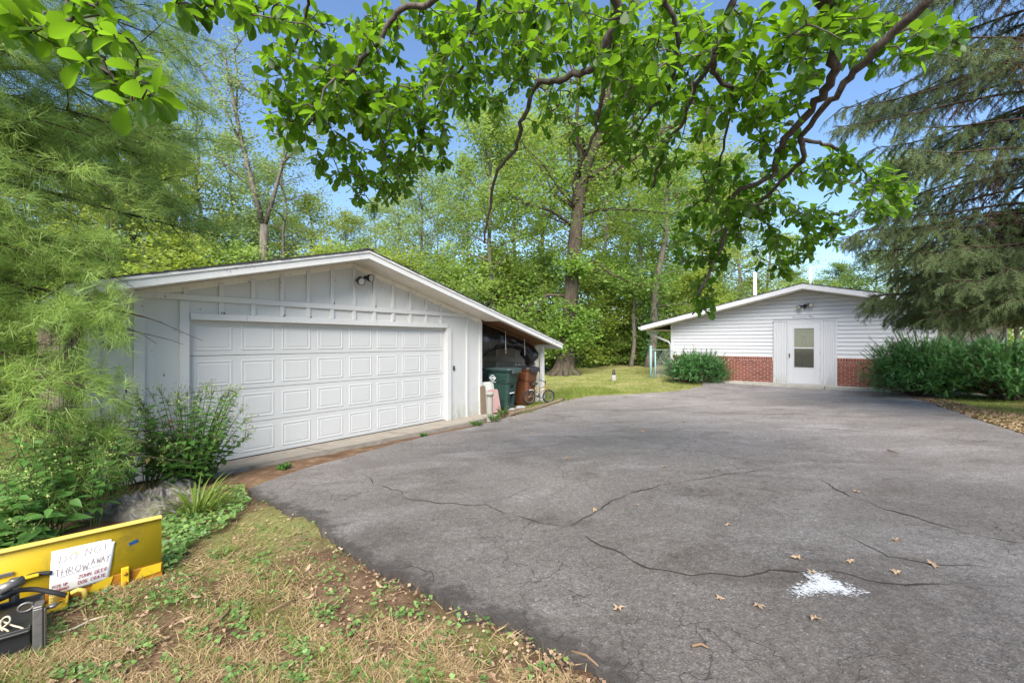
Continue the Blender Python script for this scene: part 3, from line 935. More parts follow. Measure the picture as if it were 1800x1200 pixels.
sd.box(DX0, GX0, -.062, -.022, .012, 1.98); sd.box(GX1, DX1, -.062, -.022, .012, 1.98)
sd.box(GX0, GX1, -.062, -.022, .012, GH0); sd.box(GX0, GX1, -.062, -.022, GH1, 1.98)
sdo = sd.build('storm_door', M['vinyl'], house, .004)
fr = MB()
for (a, b, c_, d_) in ((GX0 + .001, GX0 + .03, GH0, GH1), (GX1 - .03, GX1 - .001, GH0, GH1)): fr.box(a, b, -.070, -.03, c_, d_)
for (c_, d_) in ((GH0, GH0 + .03), (GHM - .02, GHM + .02), (GH1 - .03, GH1)): fr.box(GX0 + .03, GX1 - .03, -.070, -.03, c_, d_)
fr.build('window_frame', M['vinyl'], sdo, .003)
MB().box(GX0 + .03, GX1 - .03, -.048, -.044, GHM + .02, GH1 - .03).build('pane', M['glass'], sdo)
MB().box(GX0 + .03, GX1 - .03, -.044, -.040, GH0 + .03, GHM - .02).build('pane', M['screen'], sdo)
for z in (.45, 1.0, 1.75):
    MB().box(DX1 - .004, DX1 + .012, -.072, -.058, z, z + .07).build('hinge', M['chrome'], sdo)
hm = MB(); hm.box(DX0 + .03, DX0 + .055, -.085, -.063, .86, 1.0); hm.bar((DX0 + .042, -.10, .87), (DX0 + .042, -.10, .99), .018, .018, (1, 0, 0))
hm.build('handle', M['black'], sdo, .003)
idr = MB(); idr.box(DX0, DX1, -.012, .018, .0, 1.97)
ido = idr.build('inner_door', M['inner_door'], house)
for (a, b, c_, d_) in ((-.30, -.04, 1.10, 1.62), (.02, .28, 1.10, 1.62), (-.30, -.04, .35, .95), (.02, .28, .35, .95), (-.30, -.04, 1.70, 1.86), (.02, .28, 1.70, 1.86)):
    m = MB(); q0 = [(a, -.012, c_), (b, -.012, c_), (b, -.012, d_), (a, -.012, d_)]
    i1 = [(a + .02, -.024, c_ + .02), (b - .02, -.024, c_ + .02), (b - .02, -.024, d_ - .02), (a + .02, -.024, d_ - .02)]
    i2 = [(a + .05, -.014, c_ + .05), (b - .05, -.014, c_ + .05), (b - .05, -.014, d_ - .05), (a + .05, -.014, d_ - .05)]
    m.add(q0 + i1 + i2, [(0, 1, 5, 4), (1, 2, 6, 5), (2, 3, 7, 6), (3, 0, 4, 7), (4, 5, 9, 8), (5, 6, 10, 9), (6, 7, 11, 10), (7, 4, 8, 11), (8, 9, 10, 11)])
    m.build('door_panel', M['inner_door'], ido)
m = MB(); m.lathe([(0, 0), (.012, 0), (.012, .006), (0, .006)], 10, (0, 0, 0))
for i, v in enumerate(m.v): m.v[i] = (v[0] - .01, -v[2] - .012, v[1] + 1.53)
m.build('peephole', M['black'], ido)
strip_h('threshold', DX0, DX1, -.075, .02, -.004, .011, 'chrome')
# roof
for a, b in ((-EV, 0), (0, EV)):
    m = MB(); m.prism([(a, hh(a) - .03), (b, hh(b) - .03), (b, hh(b)), (a, hh(a))], -HO + .02, HD + .4); m.build('roof_deck', M['soffit'], house)
    m = MB(); m.prism([(a, hh(a) - .165), (b, hh(b) - .165), (b, hh(b) - .004), (a, hh(a) - .004)], -HO - .012, -HO + .018); m.build('rake_board', M['vinyl'], house, .004)
    m = MB(); m.prism([(a, hh(a) - .163), (b, hh(b) - .163), (b, hh(b) - .150), (a, hh(a) - .150)], -HO + .019, .018); m.build('soffit', M['soffit'], house)
    e = a if a < 0 else b
    sg = -1 if a < 0 else 1
    m = MB(); m.box(min(e, e + sg * .02), max(e, e + sg * .02), -HO, HD + .4, hh(e) - .17, hh(e) - .006); m.build('eave_board', M['vinyl'], house)
    # eave soffit running back along the side
    t1 = TL if a < 0 else TR
    if a < 0:
        m = MB(); m.box(e + .02, t1 - .002, .02, HD, hh(e) - .165, hh(e) - .150); m.build('eave_soffit', M['soffit'], house)
    # gutter: open trough along the eave
    m = MB(); x0 = e + sg * .021
    m.prism([(x0, hh(e) - .13), (x0 + sg * .07, hh(e) - .13), (x0 + sg * .105, hh(e) - .03), (x0 + sg * .098, hh(e) - .03), (x0 + sg * .066, hh(e) - .122), (x0, hh(e) - .122)], -HO, HD + .3)
    m.build('gutter', M['vinyl'], house)
sh = MB()
for sgn in (-1, 1):
    n = int(EV / .14)
    for k in range(n + 1):
        a = sgn * (EV * k / (n + 1)); b = sgn * (EV * (k + 1) / (n + 1) + (.03 if k == n else 0))
        sh.prism([(a, hh(a) + .006), (a, hh(a) + .012), (b, hh(b) + .030), (b, hh(b) + .006)], -HO - .03 + random.uniform(-.005, .005), HD + .4)
so = sh.build('shingles', M['shingle'], house); so['kind'] = 'stuff'
# downspout at the left corner
dp = MB()
dp.tube([(-EV - .04, .15, hh(EV) - .14), (-EV - .02, .15, hh(EV) - .22), (-EV + .08, .15, hh(EV) - .30), (TL - .14, .12, hh(EV) - .62), (TL - .06, .10, hh(EV) - .72), (TL - .055, .10, hh(EV) - .85), (TL - .055, .10, .1)], .040, 8)
dp.build('downspout', M['vinyl'], house)
vp = MB(); vp.lathe([(.045, 0), (.045, .30), (.075, .30), (.075, .36), (.03, .38), (0, .38)], 12, (2.2, 3.0, hh(2.2) - .02)); vp.build('roof_vent', M['chrome'], house)
floodlight(house, (.02, -.005, 2.56), [((-.13, -.12, -.03), (-.45, -1, -.35)), ((.13, -.12, .02), (.55, -1, -.15))], 1.15)
m = MB(); m.box(-.02, .06, -.11, -.03, 2.47, 2.52); m.build('motion_sensor', M['black'], house, .01)

def text_mesh(body, size, shear=0.0, extrude=.003):
    cu = bpy.data.curves.new('lettering', 'FONT'); cu.body = body; cu.size = size; cu.shear = shear; cu.extrude = extrude; cu.align_x = 'CENTER'
    ob = bpy.data.objects.new('lettering', cu); C.objects.link(ob)
    dg = bpy.context.evaluated_depsgraph_get()
    me = bpy.data.meshes.new_from_object(ob.evaluated_get(dg))
    bpy.data.objects.remove(ob); bpy.data.curves.remove(cu)
    return me
tm = text_mesh('Seventeen Ten', .115, .55); tm.materials.clear()
to = link('house_name', tm, house, M['black']); to.rotation_euler = (R(90), 0, 0); to.location = (-.06, -.012, 2.15); to.scale = (.85, 1, 1)

# concrete step along the front
st = MB()
segs = [(-3.9, -1.4), (-1.39, .55), (.56, 1.95), (1.96, 3.6), (3.61, 6.2)]
step = thing('front_step', 'narrow pale concrete walk along the foot of the house front', 'step', (HX, HYY, HZ0), HA)
for a, b in segs:
    MB().box(a, b, -.53, .02 if b < 3.2 else 3.2, -.22, -.004).build('slab', M['step'], step, .012, 2)
# ================================================================== THINGS IN AND BY THE LEAN-TO
def gpt(s, d):
    x, y = GW(s, d); return Vector((x, y, gz(x, y)))

def patch(m, fp, us, vs_, holes, depth, mi=0, mh=1):
    """a bilinear face split into cells; the cells listed in holes are sunk by depth"""
    c = {}
    for i, u in enumerate(us):
        for j, v in enumerate(vs_):
            c[i, j] = fp(u, v, 0)
    for i in range(len(us) - 1):
        for j in range(len(vs_) - 1):
            q = [c[i, j], c[i + 1, j], c[i + 1, j + 1], c[i, j + 1]]
            if (i, j) in holes:
                s = [fp(us[i], vs_[j], depth), fp(us[i + 1], vs_[j], depth), fp(us[i + 1], vs_[j + 1], depth), fp(us[i], vs_[j + 1], depth)]
                m.add(q + s, [(0, 1, 5, 4), (1, 2, 6, 5), (2, 3, 7, 6), (3, 0, 4, 7), (4, 5, 6, 7)], mi)
            else:
                m.add(q, [(0, 1, 2, 3)], mi)

def cart(label, loc, rz, mbody, mlid, H, W0, D0, logo):
    t = thing('wheeled_trash_cart', label, 'trash cart', loc, rz, 'wheeled trash carts under the lean-to')
    m = MB()
    # levels: z, half width, half depth
    lv = [(0.03, .215 * W0, .235 * D0), (.10, .225 * W0, .245 * D0), (.62 * H, .265 * W0, .300 * D0), (.66 * H, .285 * W0, .320 * D0), (.88 * H, .305 * W0, .350 * D0), (.93 * H, .325 * W0, .375 * D0)]
    def octo(z, a, b, c=.05):
        return [(-a + c, -b, z), (a - c, -b, z), (a, -b + c, z), (a, b - c, z), (a - c, b, z), (-a + c, b, z), (-a, b - c, z), (-a, -b + c, z)]
    rr = [octo(*q) for q in lv]
    for r_ in rr: m.v += r_
    for i in range(len(rr) - 1):
        for k in range(8):
            if k == 0 and i == 2: pass
            if k == 0 and i in (1, 4): continue          # front faces with recesses are patched below
            m.f.append([i * 8 + k, i * 8 + (k + 1) % 8, i * 8 + 8 + (k + 1) % 8, i * 8 + 8 + k]); m.m.append(0); m.sm.append(False)
    m.f.append(list(range(8))[::-1]); m.m.append(0); m.sm.append(False)
    m.f.append([len(rr) * 8 - 8 + k for k in range(8)]); m.m.append(0); m.sm.append(False)
    for i, us, vs_, holes in ((1, (0, .28, .72, 1), (0, .08, .60, .80, .97, 1), {(1, 1), (1, 3)}), (4, (0, 1), (0, 1), set())):
        p00, p10, p01, p11 = Vector(rr[i][0]), Vector(rr[i][1]), Vector(rr[i + 1][0]), Vector(rr[i + 1][1])
        fp = lambda u, v, dz: tuple((p00 * (1 - u) + p10 * u) * (1 - v) + (p01 * (1 - u) + p11 * u) * v + Vector((0, dz, 0)))
        patch(m, fp, us, vs_, holes, .085)
    # moulded grip pocket and ribs on both sides
    for sg in (-1, 1):
        a = .300 * W0
        m.add([(sg * a, -.30 * D0, .86 * H), (sg * a, .0, .86 * H), (sg * a * .93, .02, .66 * H), (sg * a * .93, -.24 * D0, .70 * H), (sg * (a + .03), -.33 * D0, .86 * H), (sg * (a + .03), .02, .86 * H), (sg * (a + .005), .03, .68 * H), (sg * (a + .005), -.26 * D0, .71 * H)],
              [(4, 5, 6, 7), (0, 4, 7, 3), (1, 2, 6, 5), (0, 1, 5, 4), (3, 7, 6, 2)])
    body = m.build('cart_body', M[mbody], t, .012, 2)
    # rim collar
    m = MB(); zz = .915 * H
    a, b = .345 * W0, .395 * D0
    for z0, k in ((zz, 1.0),):
        o1 = octo(z0, a, b, .06); o2 = octo(z0 + .05 * H, a * 1.02, b * 1.02, .06)
        m.add(o1 + o2, [(k_, (k_ + 1) % 8, 8 + (k_ + 1) % 8, 8 + k_) for k_ in range(8)] + [list(range(8))[::-1], list(range(8, 16))])
    m.build('rim', M[mbody], t, .012, 2)
    # lid with a raised crown and drooping front lip
    m = MB()
    z0 = .966 * H
    a, b = .365 * W0, .43 * D0
    r0 = octo(z0 - .015, a, b, .07); r1 = octo(z0 + .02, a, b * .99, .07); r2 = octo(z0 + .045, a * .8, b * .78, .09); r3 = octo(z0 + .05, a * .5, b * .5, .06)
    m.add(r0 + r1 + r2 + r3, [(i * 8 + k, i * 8 + (k + 1) % 8, i * 8 + 8 + (k + 1) % 8, i * 8 + 8 + k) for i in range(3) for k in range(8)] + [list(range(24, 32)), list(range(8))[::-1]])
    m.box(-a * .62, a * .62, -b - .03, -b + .04, z0 - .10, z0 + .012)
    m.build('lid', M[mlid], t, .012, 2)
    m = MB(); m.tube([(-.25 * W0, .43 * D0, .93 * H), (-.25 * W0, .52 * D0, .965 * H), (.25 * W0, .52 * D0, .965 * H), (.25 * W0, .43 * D0, .93 * H)], .016, 8); m.build('handle', M[mbody], t)
    m = MB(); m.bar((-.11 * W0, -.288 * D0, .405 * H), (.11 * W0, -.288 * D0, .405 * H), .028, .022); m.build('lift_bar', M['decal'], t, .003)
    wm = MB()
    prof = [(.05, -.035), (.115, -.035), (.13, -.02), (.13, .02), (.115, .035), (.05, .035), (.05, -.035)]
    wm.lathe(prof, 18); wm.lathe([(0, -.025), (.05, -.025), (.05, .025), (0, .025)], 12)
    wme = wm.mesh('wheel'); wme.materials.append(M['rubber'])
    for sg in (-1, 1):
        o = link('wheel', wme, t); o.location = (sg * .27 * W0, .26 * D0, .13); o.rotation_euler = (0, R(90), 0)
    if logo:
        # round two-arrow emblem with a banner across it, on the left side near the top
        m = MB()
        a = .2905 * W0
        def q(u, v):
            y, z = .15 - u, .765 * H + v
            k = (z - .66 * H) / (.22 * H)
            return (-(.285 + .02 * k) * W0 - .006, y, z)
        for a0, a1 in ((12, 168), (192, 348)):
            N = 14
            for i in range(N):
                t0, t1 = R(a0 + (a1 - a0) * i / N), R(a0 + (a1 - a0) * (i + 1) / N)
                m.add([q(math.cos(t0) * .085, math.sin(t0) * .085), q(math.cos(t1) * .085, math.sin(t1) * .085), q(math.cos(t1) * .058, math.sin(t1) * .058), q(math.cos(t0) * .058, math.sin(t0) * .058)], [(0, 1, 2, 3)])
        m.add([q(-.105, -.026), q(.105, -.026), q(.105, .026), q(-.105, .026)], [(0, 1, 2, 3)])
        m.add([q(-.105, -.118), q(.105, -.118), q(.105, -.102), q(-.105, -.102)], [(0, 1, 2, 3)])
        m.build('emblem', M['decal'], t)
    return t
cg = G(884, 719); cb = G(921, 711)
cart('green wheeled trash cart with a white round emblem, standing next to the brown one', (*cg, gz(*cg)), R(61), 'green_cart', 'green_lid', 1.14, 1.0, 1.0, True)
cart('brown wheeled trash cart with a dark lid, behind the small bicycle', (*cb, gz(*cb)), R(51), 'brown_cart', 'brown_lid', 1.10, .86, .92, False)

# small bicycle leaning behind the brown cart
bl = (.84, 12.2)
bike = thing('bicycle', 'small rusty yellow child bicycle leaning beside the brown cart', 'bicycle', (*bl, gz(*bl) + .05), R(20))
WR = .19
def torus(m, c, Rm, r, n=26, k=8):
    base = len(m.v)
    for i in range(n):
        a = 2 * math.pi * i / n
        for j in range(k):
            b = 2 * math.pi * j / k
            m.v.append((c[0] + (Rm + r * math.cos(b)) * math.cos(a), c[1] + r * math.sin(b), c[2] + (Rm + r * math.cos(b)) * math.sin(a)))
    for i in range(n):
        for j in range(k):
            m.f.append([base + i * k + j, base + ((i + 1) % n) * k + j, base + ((i + 1) % n) * k + (j + 1) % k, base + i * k + (j + 1) % k]); m.m.append(0); m.sm.append(True)
for x in (-.38, .22):
    wl = MB(); torus(wl, (x, 0, WR), WR - .018, .020); wo_ = wl.build('wheel', M['rubber'], bike)
    rm = MB(); torus(rm, (x, 0, WR), WR - .042, .008, 22, 6)
    for k in range(14):
        a = 2 * math.pi * k / 14; rm.tube([(x, .012 * (-1) ** k, WR), (x + (WR - .04) * math.cos(a), 0, WR + (WR - .04) * math.sin(a))], .0022, 4, False)
    rm.lathe([(0, -.03), (.02, -.03), (.02, .03), (0, .03)], 8, (x, 0, WR)); rm.build('rim', M['steel'], wo_)
f = MB()
f.tube([(.22, 0, WR), (.17, 0, .40), (.13, 0, .52)], .016, 8)
f.tube([(.165, 0, .42), (-.12, 0, .24)], .018, 8); f.tube([(.14, 0, .48), (-.18, 0, .40)], .015, 8)
f.tube([(-.12, 0, .24), (-.20, 0, .47)], .014, 8); f.tube([(-.12, .02, .24), (-.38, .03, WR)], .010, 6); f.tube([(-.19, .02, .42), (-.38, .03, WR)], .009, 6)
f.build('frame', M['bike_yellow'], bike)
f = MB(); f.tube([(.13, 0, .52), (.11, 0, .60)], .012, 8); f.tube([(.02, -.21, .66), (.09, -.12, .62), (.11, 0, .60), (.09, .12, .62), (.02, .21, .66)], .011, 8); f.build('handlebar', M['black'], bike)
f = MB(); f.tube([(-.20, 0, .47), (-.215, 0, .55)], .012, 8); f.lathe([(0, 0), (.075, .004), (.085, .02), (.06, .045), (0, .05)], 12, (-.22, 0, .54))
for i in range(len(f.v)):
    if f.v[i][2] >= .54: f.v[i] = (-.22 + (f.v[i][0] + .22) * 1.5, f.v[i][1] * .8, f.v[i][2])
f.build('saddle', M['black'], bike)
f = MB(); f.lathe([(0, -.01), (.07, -.01), (.07, .01), (0, .01)], 16); f.v = [(x - .12, z - .03, y + .24) for x, y, z in f.v]
f.bar((-.12, -.06, .24), (-.02, -.06, .16), .015, .015); f.bar((-.05, -.06, .16), (.03, -.06, .16), .05, .02); f.build('crank', M['steel'], bike)

# boards leaning against the right end of the garage
def leaning_board(name, label, cat, px, py, wdt, hgt, thk, rz, lean, mat, taper=0.0, group=None):
    x, y = G(px, py)
    t = MB(); hw = wdt / 2
    t.prism([(-hw, 0), (hw, 0), (hw - taper, hgt - .03), (hw - taper - .03, hgt), (-hw + .03, hgt), (-hw, hgt - .03)], -thk / 2, thk / 2)
    o = t.build(name, M[mat], None, .006, 2)
    o.location = (x, y, gz(x, y) + .01); o.rotation_euler = (R(lean), 0, R(rz))
    return tag(o, label, cat, group)
leaning_board('leaning_board', 'grey-white board leaning at the garage corner, behind the pink board', 'board', 857, 727, .34, .80, .035, 40, -5, 'offwhite', .02)
leaning_board('leaning_board', 'narrow tan board pressed against the garage corner behind the white ones', 'board', 850.5, 729, .16, .72, .03, 44, -4, 'timber')
leaning_board('leaning_board', 'thin pale board standing just behind the pink board and the grey-white one', 'board', 866, 722, .22, .74, .03, 38, -6, 'offwhite')
leaning_board('pink_board', 'faded pink board with a tapered side leaning beside the green cart', 'board', 870, 726, .36, .60, .04, 28, -7, 'pink', .07)
# vertical capped pipe
vx_, vy_ = G(861, 738)
pipe = thing('capped_pipe', 'short pale upright pipe with a flat cap in front of the leaning boards', 'pipe', (vx_, vy_, gz(vx_, vy_)))
m = MB(); m.lathe([(.070, -.1), (.074, .1), (.070, .58), (.070, .60)], 18); m.build('pipe_tube', M['pipe'], pipe)
m = MB(); m.lathe([(.066, .56), (.098, .565), (.104, .60), (.100, .632), (.05, .65), (0, .652)], 18); m.bar((.08, -.02, .60), (.135, -.02, .60), .05, .03); m.build('cap', M['pipe'], pipe)
# crumpled cloth at the foot of the green cart
def crumple(name, label, cat, loc, sx, sy, sz, mat, seed, n=26, fold=1.0):
    vv = []
    for i in range(n):
        for j in range(n):
            u, v = i / (n - 1) * 2 - 1, j / (n - 1) * 2 - 1
            e = max(0, 1 - (abs(u) ** 3)) * max(0, 1 - (abs(v) ** 3))
            q = Vector((u * 2.2 + seed, v * 2.2, seed * .7))
            a = (1 - abs(noise.noise(q * .9)) * 2.2) * .55 + (1 - abs(noise.noise(q * 2.1 + Vector((3, 1, 0)))) * 2) * .35 * fold + (1 - abs(noise.noise(q * 4.6)) * 2) * .14 * fold
            wob = noise.noise_vector(Vector((u * 1.5, v * 1.5, seed))) * .25
            vv.append((sx * (u + wob.x), sy * (v + wob.y), sz * (.06 + e ** .6 * (.30 + a)) - .01))
    ff = [(i * n + j, (i + 1) * n + j, (i + 1) * n + j + 1, i * n + j + 1) for i in range(n - 1) for j in range(n - 1)]
    me = bpy.data.meshes.new(name); me.from_pydata(vv, [], ff); me.polygons.foreach_set('use_smooth', [True] * len(ff)); me.update()
    o = link(name, me, None, mat); o.location = loc
    s_ = o.modifiers.new('thick', 'SOLIDIFY'); s_.thickness = .006
    return tag(o, label, cat)
q = G(897, 719.5); crumple('crumpled_sheet', 'crumpled pale grey sheet at the foot of the green cart', 'sheet', (*q, gz(*q)), .15, .10, .05, M['cloth'], 2.2)
q = G(916, 716.5); crumple('crumpled_sheet', 'second crumpled pale grey sheet, between the green and brown carts', 'sheet', (*q, gz(*q)), .15, .10, .06, M['cloth'], 5.1)
# timber edging along the drive
a, b = G(893, 733), G(990, 704)
ed = MB(); N = 12
ed.tube([(a[0] + (b[0] - a[0]) * k / N, a[1] + (b[1] - a[1]) * k / N, gz(a[0] + (b[0] - a[0]) * k / N, a[1] + (b[1] - a[1]) * k / N) + .05 + random.uniform(-.008, .008)) for k in range(N + 1)], [.06 + random.uniform(-.012, .008) for _ in range(N + 1)], 7, True, 0, .25)
tag(ed.build('edging_log', M['timber']), 'low rotting timber edging between the carts and the asphalt', 'edging')

# black plastic sheeting slung under the lean-to roof
vv = []; ns, nd = 60, 16
for i in range(ns + 1):
    s = 6.06 + (8.52 - 6.06) * i / ns
    top = gh(s) - .15
    lo = np.interp(s, [6.06, 6.35, 6.7, 7.1, 7.6, 8.0, 8.2, 8.38, 8.52], [1.46, 1.40, 1.56, 1.62, 1.64, 1.52, 1.30, 1.06, 1.20])
    for j in range(nd + 1):
        v = j / nd
        h = top * (1 - v) + lo * v
        bul = math.sin(v * math.pi * .9) * (.10 + .05 * math.sin(s * 9))
        rip = .035 * math.sin(s * 26 + v * 5) * v + .05 * noise.noise(Vector((s * 4, v * 3, 1)))
        d = .22 - bul * 1.4 + rip + (.10 * max(0, v - .75) * 4)
        vv.append((s, d, h + .015 * noise.noise(Vector((s * 7, v * 4, 5)))))
ff = [(i * (nd + 1) + j, (i + 1) * (nd + 1) + j, (i + 1) * (nd + 1) + j + 1, i * (nd + 1) + j + 1) for i in range(ns) for j in range(nd)]
me = bpy.data.meshes.new('black_sheeting'); me.from_pydata(vv, [], ff); me.polygons.foreach_set('use_smooth', [True] * len(ff)); me.update()
tarp_o = thing('plastic_sheeting', 'black plastic sheeting slung under the roof of the lean-to, above the trash carts', 'sheeting', (GX, GY, GZ0), GA)
o = link('sheet', me, tarp_o, M['black_plastic']); s_ = o.modifiers.new('thick', 'SOLIDIFY'); s_.thickness = .012
for s, l in ((7.0, .62), (7.85, .48)):
    m = MB(); m.tube([(s, .0, gh(s) - .14), (s + .01, -.01, gh(s) - .14 - l)], .010, 6); m.build('hanging_strap', M['offwhite'], tarp_o)

# ================================================================== PLOW BLADE, SIGN, MOUNT
PA = R(43.4)
pbx, pby = -2.42, 2.95
pz0 = gz(pbx, pby) + .0
plow = thing('snow_plow', 'yellow snow plow blade with a rusty lower edge lying in the grass', 'snow plow', (pbx, pby, pz0), PA)
PL = 1.25
def prof_y(h):      # curved mouldboard seen from behind
    return .10 * ((h / .40) - .5) ** 2 * 1.6 - .04
m = MB(); nh = 12
for i in range(nh + 1):
    h = .03 + .355 * i / nh
    for x in (-PL, 0): m.v += [(x, prof_y(h) - .004, h), (x, prof_y(h) + .004, h)]
for i in range(nh):
    a = i * 4
    m.f += [[a, a + 2, a + 6, a + 4], [a + 3, a + 1, a + 5, a + 7], [a + 2, a + 3, a + 7, a + 6], [a + 1, a, a + 4, a + 5]]
    m.m += [0] * 4; m.sm += [True, True, False, False]
mo = m.build('mouldboard', M['blade_yellow'], plow)
m = MB(); m.bar((-PL, prof_y(.385) - .012, .392), (.004, prof_y(.385) - .012, .392), .05, .014); m.build('top_flange', M['blade_lip'], plow, .004)
m = MB(); m.bar((-PL, prof_y(.20) - .02, .225), (-.56, prof_y(.2) - .02, .225), .05, .012); m.build('stiffener_rib', M['blade_yellow'], plow, .003)
m = MB(); m.bar((-.80, prof_y(.25) - .012, .262), (-.66, prof_y(.25) - .012, .262), .008, .022); m.build('slot_plate', M['steel'], plow, .002)
m = MB(); m.box(-PL - .005, .006, prof_y(.04) - .022, prof_y(.04) - .008, -.025, .085); m.build('cutting_edge', M['rust'], plow, .004)
m = MB(); m.prism([(-.36, .0), (-.26, .02), (-.24, .085), (-.33, .085)], prof_y(.05) - .0245, prof_y(.05) - .0222); m.build('paint_patch', M['blade_yellow'], plow)
m = MB(); m.prism([(-.14, .02), (-.005, .03), (-.002, .085), (-.10, .085)], prof_y(.05) - .0245, prof_y(.05) - .0222); m.build('paint_patch', M['blade_yellow'], plow)
m = MB(); m.box(-.205, -.165, prof_y(.06) - .048, prof_y(.06) - .022, -.02, .125); m.box(-.205, -.165, prof_y(.06) - .075, prof_y(.06) - .048, -.02, .015)
sk = m.build('skid_bracket', M['blade_yellow'], plow, .004)
for z in (.03, .09):
    m = MB(); m.lathe([(0, 0), (.011, 0), (.011, .010), (0, .010)], 6); m.v = [(x - .185, -z_ + prof_y(.06) - .048, y + z) for x, y, z_ in m.v]; m.build('bolt', M['rust'], sk)
m = MB(); m.bar((-.165, prof_y(.3) - .010, .262), (-.120, prof_y(.3) - .010, .275), .004, .022); m.build('tape_strip', M['blue_tape'], plow)
# hinge lug, spring and pivot on the back of the blade
m = MB(); m.box(-.56, -.44, -.18, -.05, .020, .032); m.box(-.56, -.548, -.18, -.04, -.02, .065); m.box(-.45, -.438, -.18, -.04, -.02, .065); m.build('pivot_bracket', M['blade_yellow'], plow, .003)
m = MB(); m.tube([(-.50 + .018 * math.cos(k * .9), -.10 + .018 * math.sin(k * .9), .032 + k * .0012) for k in range(50)], .004, 5); m.build('spring', M['blade_lip'], plow)
m = MB(); m.tube([(-.43, -.08, .065), (-.40, -.08, .075), (-.375, -.085, .065), (-.365, -.09, .0)], .014, 8); m.build('crank_handle', M['blade_lip'], plow)
m = MB(); m.bar((-1.1, -.14, .04), (-.57, -.14, .04), .03, .03); m.build('push_frame', M['blade_yellow'], plow, .004)

# handwritten paper sign taped to the blade
def to_px(u, v):    # sign local: u 0..1 right, v 0..1 up  ->  plow local x, h
    A, B, C_, D = (-.523, .068), (-.262, .070), (-.232, .325), (-.512, .330)
    x = (A[0] * (1 - u) + B[0] * u) * (1 - v) + (D[0] * (1 - u) + C_[0] * u) * v
    h = (A[1] * (1 - u) + B[1] * u) * (1 - v) + (D[1] * (1 - u) + C_[1] * u) * v
    y = prof_y(h) - .014 - .010 * math.sin(u * 3.0 + .3) * (1 - v) - .006 * math.sin(v * 4) + (.0 if v < .9 else -.0) - (.05 * max(0, (u - .86) + (v - .90)) if (u - .86) + (v - .90) > 0 else 0)
    return (x, y, h)
sign = thing('paper_sign', 'white handwritten paper sign reading DO NOT THROW AWAY taped to the yellow blade', 'sign', (pbx, pby, pz0), PA)
vv, ff = [], []; N = 16
for i in range(N + 1):
    for j in range(N + 1):
        u, v = i / N, j / N
        vv.append(to_px(u, v))
for i in range(N):
    for j in range(N):
        if not (i == N - 1 and j == N - 1): ff.append((i * (N + 1) + j, (i + 1) * (N + 1) + j, (i + 1) * (N + 1) + j + 1, i * (N + 1) + j + 1))
me = bpy.data.meshes.new('sheet'); me.from_pydata(vv, [], ff); me.polygons.foreach_set('use_smooth', [True] * len(ff)); me.update()
o = link('sheet', me, sign, M['paper']); s_ = o.modifiers.new('thick', 'SOLIDIFY'); s_.thickness = .0012
STROKES = {
 'D': [[(0, 0), (.05, 1), (.5, .9), (.75, .55), (.55, .1), (0, 0)]], 'O': [[(.4, 1), (.1, .8), (0, .4), (.25, 0), (.6, .1), (.75, .55), (.6, .95), (.4, 1)]],
 'N': [[(0, 0), (.08, 1), (.62, .05), (.7, 1)]], 'T': [[(0, .95), (.75, 1)], [(.38, .98), (.34, 0)]], 'H': [[(0, 0), (.05, 1)], [(.6, 0), (.66, 1)], [(.03, .5), (.64, .55)]],
 'R': [[(0, 0), (.06, 1), (.5, .95), (.55, .6), (.06, .48), (.65, 0)]], 'W': [[(0, 1), (.2, 0), (.42, .7), (.65, 0), (.9, 1)]], 'A': [[(0, 0), (.35, 1), (.68, 0)], [(.14, .4), (.55, .42)]],
 'Y': [[(0, 1), (.32, .5), (.7, 1)], [(.4, .6), (.2, -.25)]], 'J': [[(.1, 1), (.75, 1)], [(.5, 1), (.45, .15), (.2, 0), (0, .2)]], 'E': [[(.6, 1), (0, 1), (0, 0), (.6, 0)], [(0, .5), (.5, .52)]],
 'G': [[(.65, .85), (.35, 1), (.05, .6), (.15, .1), (.5, 0), (.65, .4), (.38, .42)]], 'C': [[(.6, .85), (.3, 1), (.0, .55), (.2, .05), (.6, .1)]], 'P': [[(0, 0), (.05, 1), (.5, .92), (.5, .6), (.04, .5)]],
 'I': [[(.2, 0), (.22, 1)]], 'K': [[(0, 0), (.03, 1)], [(.55, 1), (.03, .45), (.6, 0)]], 'U': [[(0, 1), (.05, .2), (.3, 0), (.58, .2), (.62, 1)]], 'S': [[(.55, .9), (.2, 1), (.05, .7), (.5, .4), (.4, .05), (0, .1)]],
 '!': [[(.2, 1), (.15, .3)], [(.13, .1), (.13, 0)]]}
def write(words, u, v, cw, ch, slope, mat, wd, adv=.86):
    """words as pen strokes lying on the sheet"""
    m = MB()
    for chh in words:
        if chh == ' ': u += cw * .75; continue
        for st_ in STROKES[chh]:
            pts = densify([(a + random.uniform(-.04, .04), b + random.uniform(-.04, .04)) for a, b in st_], .25)
            q = []
            for a, b in pts:
                x, y, h = to_px(u + a * cw, v + b * ch + slope * (u + a * cw)); q.append((x, y - .0022, h))
            for i in range(len(q) - 1):
                p0, p1 = Vector(q[i]), Vector(q[i + 1]); d = p1 - p0
                if d.length < 1e-5: continue
                n_ = Vector((-d.z, 0, d.x)).normalized() * wd / 2
                m.add([p0 - n_, p0 + n_, p1 + n_, p1 - n_], [(0, 1, 2, 3)])
        u += cw * adv
    return m.build('lettering', M[mat], sign)
write('DO', .13, .72, .15, .14, .03, 'ink_grey', .0038, 1.05); write('NOT', .53, .74, .13, .15, .03, 'ink_grey', .0038, 1.05)
write('THROW', .07, .44, .115, .145, .02, 'ink_grey', .0038, .93); write('AWAY', .64, .50, .085, .14, .02, 'ink_grey', .0038, .97)
